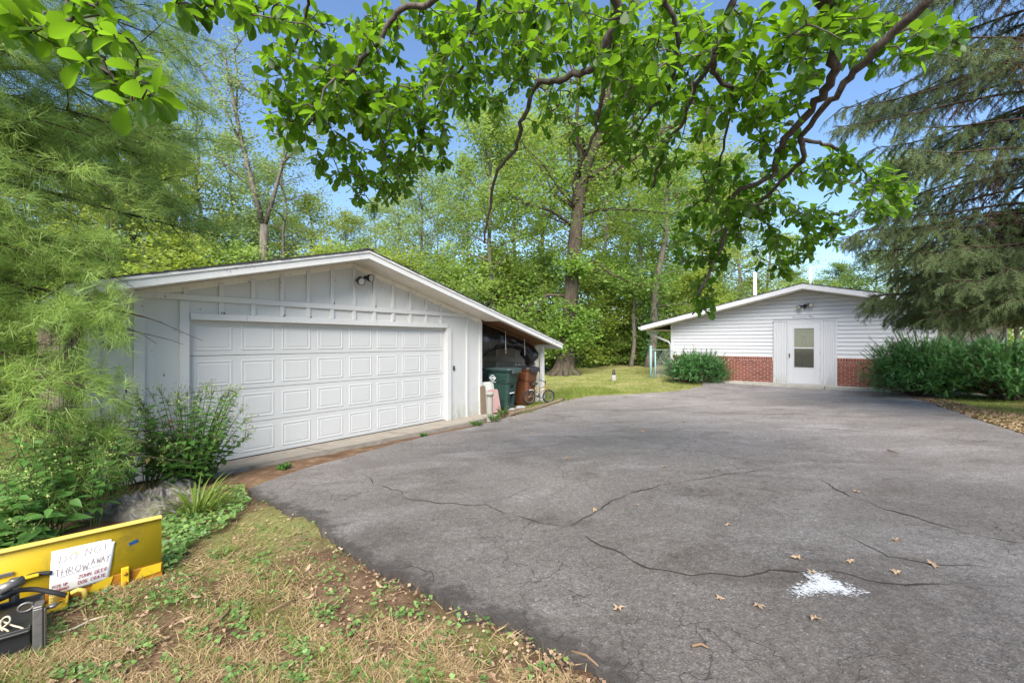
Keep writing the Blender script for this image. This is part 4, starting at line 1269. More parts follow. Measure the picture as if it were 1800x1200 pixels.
write('JOHN DEER', .45, .25, .062, .085, .03, 'ink_red', .0030, .90); write('DOG CRATE', .46, .10, .060, .085, .03, 'ink_red', .0030, .90)
write('PICK UP', .04, .17, .042, .07, .03, 'ink_red', .0028, .9); write('SATURDAY!', .04, .07, .038, .065, .03, 'ink_red', .0028, .85)
def line(pts, mat, wd):
    m = MB(); q = [Vector(to_px(*p)) + Vector((0, -.0022, 0)) for p in densify(pts, .05)]
    for i in range(len(q) - 1):
        d = q[i + 1] - q[i]; n_ = Vector((-d.z, 0, d.x)).normalized() * wd / 2
        m.add([q[i] - n_, q[i] + n_, q[i + 1] + n_, q[i + 1] - n_], [(0, 1, 2, 3)])
    m.build('underline', M[mat], sign)
line([(.55, .72), (.83, .75)], 'ink_grey', .0028); line([(.16, .41), (.60, .445), (.80, .46)], 'ink_grey', .0026)
m = MB(); q4 = [to_px(.36, .95), to_px(.46, .87), to_px(.41, .80), to_px(.32, .88)]
m.add([(x, y - .0018, z) for x, y, z in q4], [(0, 1, 2, 3)]); m.build('tape_piece', M['tape'], sign)

# black tray-like plow mount with lift cylinder, steel upright, hoses and rope
mxp, myp = -2.40, 2.16
mount = thing('plow_mount', 'black steel plow mount with lift cylinder, hoses and a knotted rope', 'plow mount', (mxp, myp, gz(mxp, myp)), R(40))
m = MB(); m.box(-.75, -.02, 0, .012, .0, .13); m.box(-.75, -.02, .36, .372, .03, .14); m.box(-.032, -.02, .012, .36, .02, .135); m.box(-.75, -.032, .012, .36, .105, .117); m.box(-.75, -.02, -.03, .0, .118, .13)
m.build('tray', M['black'], mount, .004)
m = MB(); m.box(-.010, .026, -.035, -.023, -.005, .225); m.box(.0265, .036, -.03, .0, -.005, .215); m.box(-.010, .026, -.0355, .04, .226, .236); m.build('steel_upright', M['steel'], mount, .004)
m = MB(); m.tube([(.035, .01, .20), (.065, .005, .20)], .010, 8); m.lathe([(0, 0), (.018, 0), (.018, .012), (0, .012)], 6, (.055, .005, .20)); m.build('bolt', M['steel'], mount)
m = MB(); m.tube([(-.62, .10, .185), (-.20, .30, .195)], .048, 14); m.tube([(-.20, .30, .195), (-.13, .335, .20)], .024, 10); m.tube([(-.66, .085, .18), (-.61, .105, .185)], .054, 14); m.build('lift_cylinder', M['black'], mount)
m = MB(); m.tube([(-.13, .335, .15), (-.13, .335, .27)], .020, 8); m.tube([(-.18, .30, .24), (-.10, .35, .245)], .026, 8); m.build('valve_fitting', M['steel'], mount)
m = MB(); m.tube([(-.07 + .028 * math.cos(a), .22, .145 + .022 * math.sin(a)) for a in np.linspace(0, 6.28, 15)], .006, 6); m.build('ring', M['steel'], mount)
def hose(pts): 
    m = MB(); P_ = [Vector(q) for q in pts]
    out = []
    for i in range(len(P_) - 1):
        p0, p1, p2, p3 = P_[max(i - 1, 0)], P_[i], P_[i + 1], P_[min(i + 2, len(P_) - 1)]
        for t_ in np.linspace(0, 1, 8, False):
            out.append(.5 * ((2 * p1) + (p2 - p0) * t_ + (2 * p0 - 5 * p1 + 4 * p2 - p3) * t_ ** 2 + (3 * p1 - p0 - 3 * p2 + p3) * t_ ** 3))
    out.append(P_[-1]); m.tube(out, .013, 8); return m.build('hose', M['rubber'], mount)
inv = Matrix.Rotation(-R(40), 4, 'Z') @ Matrix.Translation(-Vector((mxp, myp, gz(mxp, myp))))
hose([inv @ P(-40, 1060, 2.25), inv @ P(10, 1042, 2.3), inv @ P(55, 1035, 2.38), inv @ P(95, 1041, 2.42), inv @ P(116, 1046, 2.45)])
hose([inv @ P(20, 1034, 2.45), inv @ P(40, 1018, 2.48), inv @ P(62, 1009, 2.52), inv @ P(90, 1006, 2.55)])
m = MB()
for lp, yy in (([(-30, 1122), (-8, 1112), (8, 1100), (18, 1090), (15, 1083), (6, 1086), (1, 1096), (5, 1108), (8, 1116), (2, 1122), (-8, 1118)], 2.14), ([(-20, 1096), (-4, 1090), (12, 1094), (24, 1099), (36, 1102), (46, 1107)], 2.15), ([(-12, 1104), (2, 1103), (14, 1108), (18, 1116)], 2.135)):
    q = [inv @ P(a_, b_, yy) for a_, b_ in lp]; out = []
    for i in range(len(q) - 1):
        p0, p1, p2, p3 = q[max(i - 1, 0)], q[i], q[i + 1], q[min(i + 2, len(q) - 1)]
        for u in np.linspace(0, 1, 6, False):
            out.append(.5 * ((2 * p1) + (p2 - p0) * u + (2 * p0 - 5 * p1 + 4 * p2 - p3) * u ** 2 + (3 * p1 - p0 - 3 * p2 + p3) * u ** 3))
    out.append(q[-1]); m.tube(out, .0042, 6)
m.build('rope', M['rope'], mount)
# second rope or cable on the grass
pts = [G(*q) for q in densify([(80, 1114), (100, 1117), (130, 1108), (160, 1093), (190, 1085)], 12)]
m = MB(); m.tube([(x, y, gz(x, y) + .012) for x, y in pts], .006, 6); tag(m.build('cable', M['rope']), 'pale cable lying in the grass beside the black plow mount', 'cable')

# crumpled grey tarp behind the blade
q = G(262, 897); crumple('grey_tarp', 'crumpled weathered grey tarp lying behind the yellow blade', 'tarp', (q[0], q[1], gz(*q) - .02), .54, .34, .15, M['tarp'], 3.7, 80, 1.6)
q = G(300, 862); crumple('tarp_scrap', 'stiff grey tarp end standing up under the flowering bush', 'tarp', (q[0] + .05, q[1], gz(*q)), .20, .12, .14, M['tarp'], 8.1, 30)

# debris by the garage side: leaning planks and a metal rod
def plank(label, p0, p1, w_, h_, mat, name='leaning_plank', cat='plank'):
    m = MB(); m.bar(p0, p1, w_, h_, (.5, -.8, .2)); return tag(m.build(name, M[mat], None, .004), label, cat)
plank('wide dark weathered plank leaning by the garage side wall', P(70, 850, 4.9), P(85, 725, 5.3), .16, .03, 'old_board')
plank('narrow weathered plank leaning in front of the wide one', P(82, 860, 4.8), P(98, 742, 5.1), .09, .03, 'old_board')
plank('short dark plank lying low beside the garage corner', P(80, 815, 4.9), P(135, 800, 5.0), .14, .04, 'old_board')
m = MB(); m.tube([P(62, 812, 4.65), P(88, 737, 4.95)], .014, 8); tag(m.build('metal_rod', M['chrome']), 'thin pale metal rod leaning on the weathered planks', 'rod')
m = MB(); m.tube([P(40, 800, 4.7), P(75, 728, 5.0)], .008, 6); tag(m.build('thin_rod', M['steel']), 'thinner dark rod leaning left of the pale rod', 'rod')

# ================================================================== YARD THINGS
# tiny post on the lawn
q = G(1079, 668)
t = thing('lawn_marker', 'small pale upright marker with a dark top standing on the lawn', 'marker', (*q, gz(*q)))
m = MB(); m.lathe([(.10, -.02), (.10, .14), (.08, .20), (.07, .20), (0, .20)], 12); m.build('base', M['stone'], t)
m = MB(); m.lathe([(.06, .20), (.065, .27), (.045, .30), (.05, .36), (.03, .40), (0, .41)], 12); m.build('top', M['black'], t)
# chain link fence post and a short run of fence behind the yew
q = G(1144, 664)
fence = thing('chain_link_fence', 'short run of chain link fence with a pale green post at the house corner', 'fence', (*q, gz(*q)))
m = MB(); m.tube([(0, 0, -.2), (0, 0, 1.18)], .045, 10); m.lathe([(.055, 1.18), (.05, 1.22), (0, 1.245)], 10); m.build('post', M['fence_green'], fence)
m = MB(); m.tube([(.14, -.1, -.2), (.14, -.1, 1.02)], .028, 10); m.build('post', M['fence_green'], fence)
m = MB(); m.tube([(0, 0, 1.08), (.85, .25, 1.08)], .012, 8); m.build('top_rail', M['fence_green'], fence)
m = MB()
for k in range(18):
    for sg in (-1, 1):
        pts = [(.05 * k + (0 if sg > 0 else .0), 0, 0)]
        x0 = .05 * k
        for j in range(1):
            x1 = x0 + sg * .55
            z1 = 1.1
            f0, f1 = 0.0, 1.0
            if x1 > .85: f1 = (.85 - x0) / (x1 - x0)
            if x1 < 0: f1 = (0 - x0) / (x1 - x0)
            m.tube([(x0, x0 * .294, .03), (x0 + (x1 - x0) * f1, (x0 + (x1 - x0) * f1) * .294, .03 + (z1 - .03) * f1)], .003, 4, False)
m.build('wire_mesh', M['chrome'], fence)
# utility poles behind the house
for px, top, bot, Y, lab in ((1327, 478, 540, 27, 'thicker pale pole rising behind the left slope of the house roof'), (1424.5, 470, 540, 32, 'thin pale pole rising behind the ridge of the house roof')):
    a, b = P(px, bot, Y), P(px, top, Y)
    m = MB(); m.tube([(a.x, a.y, -.3), b], [.13 if px < 1400 else .06, .10 if px < 1400 else .05], 10)
    tag(m.build('utility_pole', M['pole']), lab, 'pole')
# ================================================================== VEGETATION
UP = np.array([0, 0, 1.0])
DIAMOND_V = np.array([(0, 0, 0), (.32, .48, .10), (0, 1, 0), (-.32, .48, .10)]); DIAMOND_F = np.array([(0, 1, 2, 3)])
NEEDLE_V = np.array([(-.5, 0, 0), (.5, 0, 0), (0, 1, 0)]); NEEDLE_F = np.array([(0, 1, 2)])
def broad_leaf(prof, fold=.22, curl=.18):
    """leaf blade of unit length along y: base, rows of three, tip"""
    v = [(0, 0, 0)]
    for t_, w_ in prof:
        z = -curl * t_ ** 2
        v += [(-w_, t_, z + fold * w_), (0, t_, z), (w_, t_, z + fold * w_)]
    v.append((0, 1, -curl))
    n = len(prof); f = [(0, 2, 1), (0, 3, 2)]
    for i in range(n - 1):
        a, b = 1 + 3 * i, 4 + 3 * i
        f += [(a, a + 1, b + 1), (a, b + 1, b), (a + 1, a + 2, b + 2), (a + 1, b + 2, b + 1)]
    a = 1 + 3 * (n - 1); t_ = 3 * n + 1
    f += [(a, a + 1, t_), (a + 1, a + 2, t_)]
    return np.array(v), np.array(f)
MAG_V, MAG_F = broad_leaf([(.22, .13), (.48, .235), (.72, .27), (.89, .17)], .25, .14)
WEED_V, WEED_F = broad_leaf([(.14, .20), (.34, .27), (.62, .18), (.84, .07)], .22, .22)
def rand_dirs(n, zlo=-1, zhi=1):
    a = rng.uniform(0, 2 * np.pi, n); z = rng.uniform(zlo, zhi, n); r = np.sqrt(1 - z * z)
    return np.stack([r * np.cos(a), r * np.sin(a), z], -1)
def leaf_cloud(name, cen, rad, per, size, svar=.35, flat=.6, zlo=-.75, zhi=.35, ctint=.5):
    cen = np.asarray(cen, float); n = len(cen) * per
    ci = np.repeat(np.arange(len(cen)), per)
    rr = (rad[ci] if np.ndim(rad) else np.full(n, rad))
    off = rng.normal(0, .5, (n, 3)) * np.array([1, 1, flat]) * rr[:, None]
    pos = cen[ci] + off
    d = rand_dirs(n, zlo, zhi)
    up = norm(np.array([0, 0, 1.0]) + rng.normal(0, .55, (n, 3)))
    tn = np.clip(rng.uniform(0, 1, len(cen))[ci] * ctint + rng.uniform(0, 1, n) * (1 - ctint), 0, 1)
    sz = size * rng.uniform(1 - svar, 1 + svar, n)
    return scatter(name, DIAMOND_V, DIAMOND_F, pos, frames(d, up), sz, tn)

def limb_path(p0, d, L, n=6, droop=0.0, wob=.12):
    p = Vector(p0); d = Vector(d).normalized(); out = [p.copy()]
    for i in range(n):
        d = (d + Vector(rng.normal(0, wob, 3)) + Vector((0, 0, -droop))).normalized()
        p = p + d * (L / n); out.append(p.copy())
    return out

def tree_mesh(H, base, cr, tr, nl, leaf, per, crad, sparse=1.0, lean=(0, 0), droop=.03, shape='oval', bark_n=7):
    """trunk mesh and crown mesh, origin at the foot"""
    m = MB(); N = 10
    tp = [Vector((lean[0] * k / N + rng.normal(0, .10) * (k > 0), lean[1] * k / N + rng.normal(0, .10) * (k > 0), H * .93 * k / N)) for k in range(N + 1)]
    m.tube([tp[0] - Vector((0, 0, .3))] + tp, [tr * 1.5] + [tr * (1.25 if k == 0 else 1.0) * (1 - .82 * k / N) for k in range(N + 1)], bark_n, True, 0, .12)
    cen, rad = [], []
    for i in range(nl):
        f = base + (1 - base) * (i + rng.uniform(0, 1)) / nl
        k = min(N - 1, int(f * N)); a = tp[k].lerp(tp[k + 1], f * N - k)
        u = (f - base) / (1 - base)
        if shape == 'oval': L = cr * (math.sin(math.pi * (.18 + .80 * u)) ** .8)
        elif shape == 'bush': L = cr * (1.05 - .75 * u ** 2)
        else: L = cr * (.35 + .65 * (1 - u))
        az_ = i * 2.4 + rng.uniform(-.4, .4)
        d = Vector((math.cos(az_), math.sin(az_), .25 + .7 * u))
        pth = limb_path(a, d, L * rng.uniform(.75, 1.1), 5, droop)
        r0 = max(.02, tr * .36 * (1 - .6 * u))
        m.tube(pth, [r0 * (1 - .8 * q / 5) for q in range(6)], 5, False)
        for q in range(1, 6):
            for s_ in range(2):
                if rng.uniform() > sparse: continue
                sd = Vector(rng.normal(0, 1, 3)); sd.z = abs(sd.z) * .3 - .05
                sp_ = limb_path(pth[q], (pth[q] - pth[q - 1]).normalized() + sd.normalized() * .9, L * rng.uniform(.18, .36), 3, droop)
                m.tube(sp_, [r0 * .3, r0 * .2, r0 * .13, .006], 4, False)
                cen.append(sp_[-1]); rad.append(crad * rng.uniform(.6, 1.2))
                if rng.uniform() < .5: cen.append(sp_[1]); rad.append(crad * .6)
    cen = np.array([tuple(c) for c in cen]); rad = np.array(rad)
    return m.mesh('trunk'), leaf_cloud('crown', cen, rad, per, leaf)

def make_tree(name, label, group, tm_, cm_, bark, leafm, loc, rz, sc, szc=None, cat='tree'):
    t = thing(name, label, cat, loc, rz, group)
    t.scale = sc
    o = link('trunk', tm_, t)
    if len(tm_.materials) == 0: tm_.materials.append(bark)
    o = link('crown', cm_, t)
    if len(cm_.materials) == 0: cm_.materials.append(leafm)
    return t

# --- kinds of woodland tree
kinds = {}
def kind(key, bark, leafm, n, **kw):
    kinds[key] = []
    for _ in range(n):
        a, b = tree_mesh(**kw); a.materials.append(M[bark]); b.materials.append(M[leafm]); kinds[key].append((a, b, kw['H']))
kind('tall', 'bark_grey', 'wood_a', 2, H=16, base=.24, cr=3.7, tr=.22, nl=26, leaf=.19, per=34, crad=1.0)
kind('light', 'bark_grey', 'wood_b', 1, H=16, base=.22, cr=3.3, tr=.17, nl=26, leaf=.17, per=31, crad=1.0, sparse=.9)
kind('pale', 'bark_grey', 'wood_c', 1, H=16, base=.25, cr=3.4, tr=.18, nl=26, leaf=.17, per=31, crad=1.0, sparse=.9)
kind('yellow', 'bark_grey', 'wood_b', 1, H=16, base=.24, cr=3.6, tr=.20, nl=26, leaf=.19, per=34, crad=1.0)
kind('dull', 'bark_grey', 'wood_c', 1, H=16, base=.22, cr=3.5, tr=.20, nl=26, leaf=.18, per=32, crad=1.0)
kind('airy', 'bark_grey', 'wood_c', 1, H=16, base=.35, cr=2.9, tr=.17, nl=22, leaf=.15, per=15, crad=.8, sparse=.8)
kind('small', 'bark_grey', 'wood_a', 1, H=6, base=.10, cr=2.5, tr=.08, nl=18, leaf=.16, per=34, crad=.95, shape='bush')
kind('small_yellow', 'bark_grey', 'wood_b', 1, H=6, base=.10, cr=2.5, tr=.08, nl=18, leaf=.16, per=34, crad=.95, shape='bush')
kind('shrub', 'bark_grey', 'wood_a', 1, H=2.6, base=.05, cr=1.7, tr=.04, nl=14, leaf=.15, per=34, crad=.5, shape='bush')
def where(px):
    for lim, w in ((-20, 'hidden behind the left pine'), (60, 'showing through the pine at the left edge'), (150, 'beside the pine foliage'), (240, 'at the right fringe of the pine'), (330, 'above the left end of the garage roof'), (430, 'left of the forked tree'),
                   (520, 'just right of the forked tree'), (600, 'above the left slope near the garage ridge'), (680, 'above the garage ridge'), (760, 'above the right slope of the garage'), (845, 'above the lean-to roof'), (935, 'left of the oak trunk'),
                   (990, 'right behind the oak'), (1060, 'just right of the oak trunk'), (1100, 'over the middle of the lawn'), (1160, 'by the ivy-clad trunk'), (1225, 'over the left eave of the house'), (1280, 'above the left slope of the house roof'), (1345, 'beside the thicker pale pole'),
                   (1420, 'above the house ridge'), (1500, 'right of the house ridge'), (1600, 'behind the spruce tips'), (1720, 'behind the spruce boughs')):
        if px < lim: return w
    return 'behind the spruce at the right edge'
used_labels = {}
ADJ = {'light': 'airy yellow-green', 'pale': 'airy grey-green', 'tall': 'full green', 'yellow': 'yellow-green', 'dull': 'grey-green', 'airy': 'thin-leaved', 'small': 'bushy green', 'small_yellow': 'bushy yellowish', 'shrub': 'dense green'}
def plant_tree(key, px, Y, H, label, group, wide=1.0, name=None, vi=None):
    if label in (L1, L2, L3, L4, L5):
        what = 'shrub at the wood edge' if key == 'shrub' else ('low tree at the wood edge' if key.startswith('small') else ('woodland tree in the nearer rows' if Y < 28.5 else 'woodland tree in the far rows'))
        label = ADJ[key] + ' ' + what + ', ' + where(px)
        if label in used_labels:
            y0 = used_labels[label]; label = label.replace(' in the far rows', '').replace(' in the nearer rows', '') + (', farther back' if Y > y0 else ', nearer')
        used_labels[label] = Y
    v = kinds[key][int(rng.integers(len(kinds[key]))) if vi is None else vi]
    X = (px - CX) / FPX * Y
    k = H / v[2]
    nm = name or ('woodland_shrub' if key == 'shrub' else 'woodland_tree')
    t = thing(nm, label, 'shrub' if key == 'shrub' else 'tree', (X, Y, gz(X, Y)), rng.uniform(0, 6.28), group)
    t.scale = (k * wide, k * wide, k)
    link('trunk', v[0], t); link('crown', v[1], t)
    return t
g1, g2, g3, g4, g5 = 'woodland trees behind the garage', 'woodland trees behind the lawn', 'woodland trees behind the house', 'understory trees at the wood edge', 'shrubs along the wood edge'
L1 = 'leafy tree in the mass of woodland behind the white garage'
L2 = 'leafy tree in the mass of woodland beyond the lawn'
L3 = 'leafy tree in the mass of woodland behind the white house'
L4 = 'bushy low tree at the edge of the wood, leafy down to the ground'
L5 = 'dense green shrub along the far edge of the lawn'
for key, px, Y, H, wd in [('tall', -60, 24, 13, 1.1), ('light', 40, 21, 13.5, 1.1), ('pale', 120, 25, 15.5, 1.0), ('light', 195, 22, 14.5, .95), ('pale', 262, 25, 15.0, .9), ('light', 318, 23, 12.5, .85), ('airy', 345, 24, 16.0, 1.0),
                          ('airy', 500, 26, 15.0, 1.0), ('pale', 405, 27, 15.5, .9), ('light', 545, 28, 12.0, 1.0), ('light', 610, 27, 10.4, 1.1), ('light', 280, 27, 16.5, .9), ('airy', 240, 24, 16, .9), ('pale', 470, 29, 14.5, .85), ('tall', 375, 30, 10.5, 1.1), ('light', 440, 31, 11.5, 1.1), ('pale', 515, 33, 12.0, 1.0),
                          ('pale', 660, 30, 12.0, 1.0), ('light', 700, 27, 12.5, .8), ('pale', 770, 29, 13.0, .7), ('tall', 822, 25, 13.0, .7), ('pale', 230, 33, 16, 1.0), ('light', 150, 32, 16, 1.0)]:
    plant_tree(key, px, Y, H, L1, g1, wd)
plant_tree('pale', 742, 23, 12.4, 'dark slender trunk with thin foliage rising behind the right slope of the garage roof', None, .95)
plant_tree('tall', 862, 20, 13.5, 'mid-sized grey trunk between the garage roof and the big oak', None, .85, vi=0)
plant_tree('light', 905, 27, 16, L2, g2, 1.0)
for key, px, Y, H, wd in [('light', 955, 29, 18, 1.0), ('yellow', 1065, 27, 15, .9), ('light', 1105, 31, 17.5, 1.0), ('pale', 1010, 34, 19, 1.0), ('tall', 1195, 30, 15, 1.0), ('pale', 1150, 34, 19, 1.0)]:
    plant_tree(key, px, Y, H, L2, g2, wd)
for key, px, Y, H, wd in [('light', 1245, 30, 17, .95), ('pale', 1300, 33, 16.5, .9), ('yellow', 1265, 38, 16, 1.1), ('airy', 1350, 34, 14, 1.0), ('pale', 1575, 31, 15.5, .8), ('light', 1385, 40, 12, .9), ('dull', 1395, 40, 8.0, 1.2), ('tall', 1475, 38, 8.5, 1.2), ('dull', 1540, 34, 9.0, 1.2),
                          ('tall', 1620, 36, 9.5, 1.2), ('dull', 1700, 33, 10, 1.2), ('tall', 1790, 30, 10.5, 1.2), ('yellow', 1860, 34, 10, 1.2), ('dull', 1440, 45, 8, 1.3)]:
    plant_tree(key, px, Y, H, L3, g3, wd)
for key, px, Y, H in [('small', 20, 15, 5), ('small_yellow', 90, 18, 6), ('small', 200, 19, 6), ('small_yellow', 320, 20, 6.5), ('small', 430, 21, 6.2), ('small_yellow', 560, 22, 6.2), ('small', 640, 22, 6.2), ('small_yellow', 705, 21, 5.6), ('small', 770, 21, 5.4),
                      ('small', 838, 20, 5.2), ('small_yellow', 885, 22, 6.0), ('small', 925, 21, 5.0), ('small', 955, 23, 6.0), ('small_yellow', 1035, 24, 5.4), ('small', 1075, 25, 6.2), ('small_yellow', 1112, 26, 5.0), ('small', 1150, 30, 5.4), ('small', 1185, 32, 6.0), ('small_yellow', 1215, 28, 5.5),
                      ('small', 1260, 31, 5.5), ('small_yellow', 1330, 34, 6), ('small', 1400, 36, 6), ('small', 1500, 34, 6)]:
    plant_tree(key, px, Y, H, L4, g4, 1.0, 'understory_tree')
for px, Y, H in [(885, 19.5, 1.8), (925, 21, 2.0), (968, 23.5, 1.9), (1015, 24, 2.0), (1048, 24.5, 1.8), (1085, 25, 2.1), (1120, 25.5, 2.0), (1155, 25.5, 2.2), (1190, 25, 2.2), (-40, 11, 2.2), (15, 12.5, 2.4), (60, 14, 2.2)]:
    plant_tree('shrub', px, Y, H, L5, g5, 1.15)
# far wood that reads as one mass
cen = []
for i in range(560):
    x = rng.uniform(-75, 75); y = rng.uniform(44, 62)
    cen.append((x, y, gz(x, y) + abs(rng.normal(0, 1)) * 2.2 + .6 + (2.0 if -60 < x < 15 else 0) * rng.uniform(0, 1)))
fw = link('far_woods', leaf_cloud('far_woods', np.array(cen), np.full(len(cen), 2.4), 75, .50), None, M['wood_a'])
tag(fw, 'far green woodland reading as one mass behind the nearer trees', 'woods', kind='stuff')

# --- the two ivy-clad leaning trunks left of the house
def ivy_tree(label, foot, top, Y, r, ivyh, second=None):
    a, b = P(*foot, Y), P(*top, Y + .8)
    gx_, gy_ = a.x, a.y
    t = thing('ivy_clad_tree', label, 'tree', (gx_, gy_, gz(gx_, gy_)))
    off = Vector((gx_, gy_, gz(gx_, gy_)))
    m = MB(); N = 12
    pts = [(a.lerp(b, k / N) + Vector((math.sin(k * .9) * .10, 0, 0)) - off) for k in range(N + 1)]
    pts[0].z = -.2
    m.tube(pts, [r * (1.3 if k == 0 else 1) * (1 - .55 * k / N) for k in range(N + 1)], 8, True, 0, .1)
    cen, rad = [], []
    for k in range(4, N + 1):
        for s_ in range(3):
            az_ = rng.uniform(0, 6.28)
            pth = limb_path(pts[k], (math.cos(az_), math.sin(az_) * .7, .35), rng.uniform(1.0, 2.4), 4)
            m.tube(pth, [r * .22, r * .17, r * .12, r * .08, .01], 5, False)
            for q in pth[2:]: cen.append(tuple(q)); rad.append(.8)
    m.build('trunk', M['bark_grey'], t)
    link('crown', leaf_cloud('crown', np.array(cen), np.array(rad), 46, .16), t, M['oak'])
    if ivyh:
        c2 = [tuple(pts[0].lerp(pts[-1], rng.uniform(0, ivyh)) + Vector((rng.normal(0, r * .8), rng.normal(0, r * .8), 0))) for _ in range(90)]
        link('ivy', leaf_cloud('ivy', np.array(c2), np.full(90, .26), 14, .11), t, M['yew'])
    return t
ivy_tree('dark ivy-clad tree leaning slightly right, nearest the left eave of the house', (1139, 650), (1176, 330), 22.5, .24, .55)
ivy_tree('thin bare-stemmed tree leaning right, left of the ivy-clad one', (1108, 648), (1128, 400), 23, .12, 0)

# --- the big oak by the lawn
OY = 19.0
def oak():
    foot = P(992, 662, OY); foot.z = gz(foot.x, foot.y)
    t = thing('oak_tree', 'big oak with a thick straight trunk standing on the lawn behind the lean-to', 'tree', foot)
    def L_(px, py, y=OY): return P(px, py, y) - foot
    m = MB()
    tp = [Vector((0, 0, -.2)), Vector((0, 0, .06)), L_(992, 648), L_(995, 620), L_(1000, 570), L_(1005, 500), L_(1010, 430), L_(1016, 370), L_(1023, 320), L_(1034, 280), L_(1048, 255), L_(1062, 215), L_(1070, 150), L_(1075, 60), L_(1078, -60)]
    m.tube(tp, [.60, .54, .43, .37, .33, .305, .29, .28, .27, .23, .18, .155, .13, .10, .06], 14, True, 0, .10)
    # root flare
    for k in range(7):
        a = k * .9 + .2
        m.tube([(math.cos(a) * .18, math.sin(a) * .18, .60), (math.cos(a) * .40, math.sin(a) * .40, .20), (math.cos(a) * .68, math.sin(a) * .68, .02), (math.cos(a) * .95, math.sin(a) * .95, -.10)], [.17, .16, .11, .05], 8)
    m.build('trunk', M['bark_oak'], t)
    cen, rad = [], []
    limbs = [[(1020, 325), (1012, 280), (1010, 220), (1000, 140), (985, 60)], [(1023, 315), (1060, 305), (1100, 285), (1150, 250), (1190, 215)], [(1048, 255), (1085, 235), (1120, 200), (1150, 150)],
             [(1034, 285), (1015, 240), (975, 180), (940, 120)], [(1012, 400), (975, 380), (930, 370), (885, 350)], [(1014, 385), (1055, 370), (1100, 360), (1140, 370)], [(1062, 215), (1090, 150), (1130, 90), (1160, 30)],
             [(1016, 370), (985, 330), (950, 290), (910, 250)], [(1006, 480), (1040, 470), (1075, 478), (1100, 500)], [(1003, 520), (965, 520), (935, 540), (900, 560)]]
    for i, lp in enumerate(limbs):
        for rep in ((0, 2) if i in (4, 5, 8, 9) else (0, 1, 2)):
            dy = (0, -2.2, 2.6)[rep]
            pts = [L_(a + rng.normal(0, 8) * (q > 0), b + rng.normal(0, 8) * (q > 0), OY + dy * q / (len(lp) - 1) + (rng.normal(0, .3) if q else 0)) for q, (a, b) in enumerate(lp)]
            r0 = (.13 if i < 4 else .08) * (1 if rep == 0 else .6)
            o = MB(); o.tube(pts, [r0 * (1 - .75 * q / (len(pts) - 1)) for q in range(len(pts))], 7, True)
            for q in range(1, len(pts)):
                for s_ in range(5):
                    d = Vector(rng.normal(0, 1, 3)); d.z = d.z * .4
                    sp_ = limb_path(pts[q], d, rng.uniform(.6, 1.7), 4, .05)
                    o.tube(sp_, [r0 * .25, r0 * .2, .014, .010, .006], 4, False)
                    for c in sp_[2:]: cen.append(tuple(c)); rad.append(.75)
            o.build('limb', M['bark_oak'], t)
    link('crown', leaf_cloud('crown', np.array(cen), np.array(rad), 9, .17), t, M['oak'])
    # epicormic sprays hugging the trunk
    c2 = []
    for (px, py, n_, s_) in ((1005, 470, 26, 10), (1000, 455, 20, 14), (1020, 462, 12, 10), (985, 575, 30, 16), (1003, 600, 22, 18), (1020, 590, 20, 12), (992, 545, 20, 16), (1030, 560, 14, 12)):
        for _ in range(n_): c2.append(tuple(L_(px + rng.normal(0, s_), py + rng.normal(0, s_ * .7), OY - .55 + rng.normal(0, .2))))
    link('sprouts', leaf_cloud('sprouts', np.array(c2), np.full(len(c2), .4), 14, .16), t, M['oak'])
oak()

# --- the forked, nearly bare tree against the sky at left
def forked():
    Y = 21.0
    foot = P(458, 640, Y); foot.z = gz(foot.x, foot.y)
    t = thing('forked_tree', 'tall thin-crowned forked tree against the blue sky behind the garage', 'tree', foot)
    L_ = lambda px, py, y=Y: P(px, py, y) - foot
    m = MB()
    m.tube([Vector((0, 0, -.2)), L_(459, 560), L_(462, 480), L_(464, 395)], [.24, .20, .18, .17], 9)
    stems = [([(464, 400), (448, 340), (430, 270), (415, 200), (402, 130), (390, 80)], .14), ([(464, 400), (480, 350), (496, 290), (512, 245)], .12), ([(430, 270), (405, 210), (378, 160), (330, 90), (320, 70)], .06), ([(415, 200), (418, 140), (412, 90), (425, 70)], .05), ([(448, 340), (410, 300), (370, 270)], .05), ([(496, 290), (530, 250), (560, 235)], .045), ([(402, 130), (440, 165), (470, 180)], .03)]
    cen, rad = [], []
    for pts, r in stems:
        q = [L_(a, b, Y + rng.normal(0, .25)) for a, b in pts]
        m.tube(q, [r * (1 - .7 * k / (len(q) - 1)) for k in range(len(q))], 7)
        for k in range(1, len(q)):
            for s_ in range(7):
                a = q[k - 1].lerp(q[k], rng.uniform(0, 1)); d = Vector(rng.normal(0, 1, 3)); d.z = abs(d.z) * .6
                sp_ = limb_path(a, d, rng.uniform(.5, 1.6), 4, .02)
                m.tube(sp_, [.028, .02, .014, .010, .006], 4, False)
                for c in sp_[1:]: cen.append(tuple(c)); rad.append(.6)
    m.build('trunk', M['bark_grey'], t)
    link('crown', leaf_cloud('crown', np.array(cen), np.array(rad), 7, .14), t, M['wood_c'])
forked()

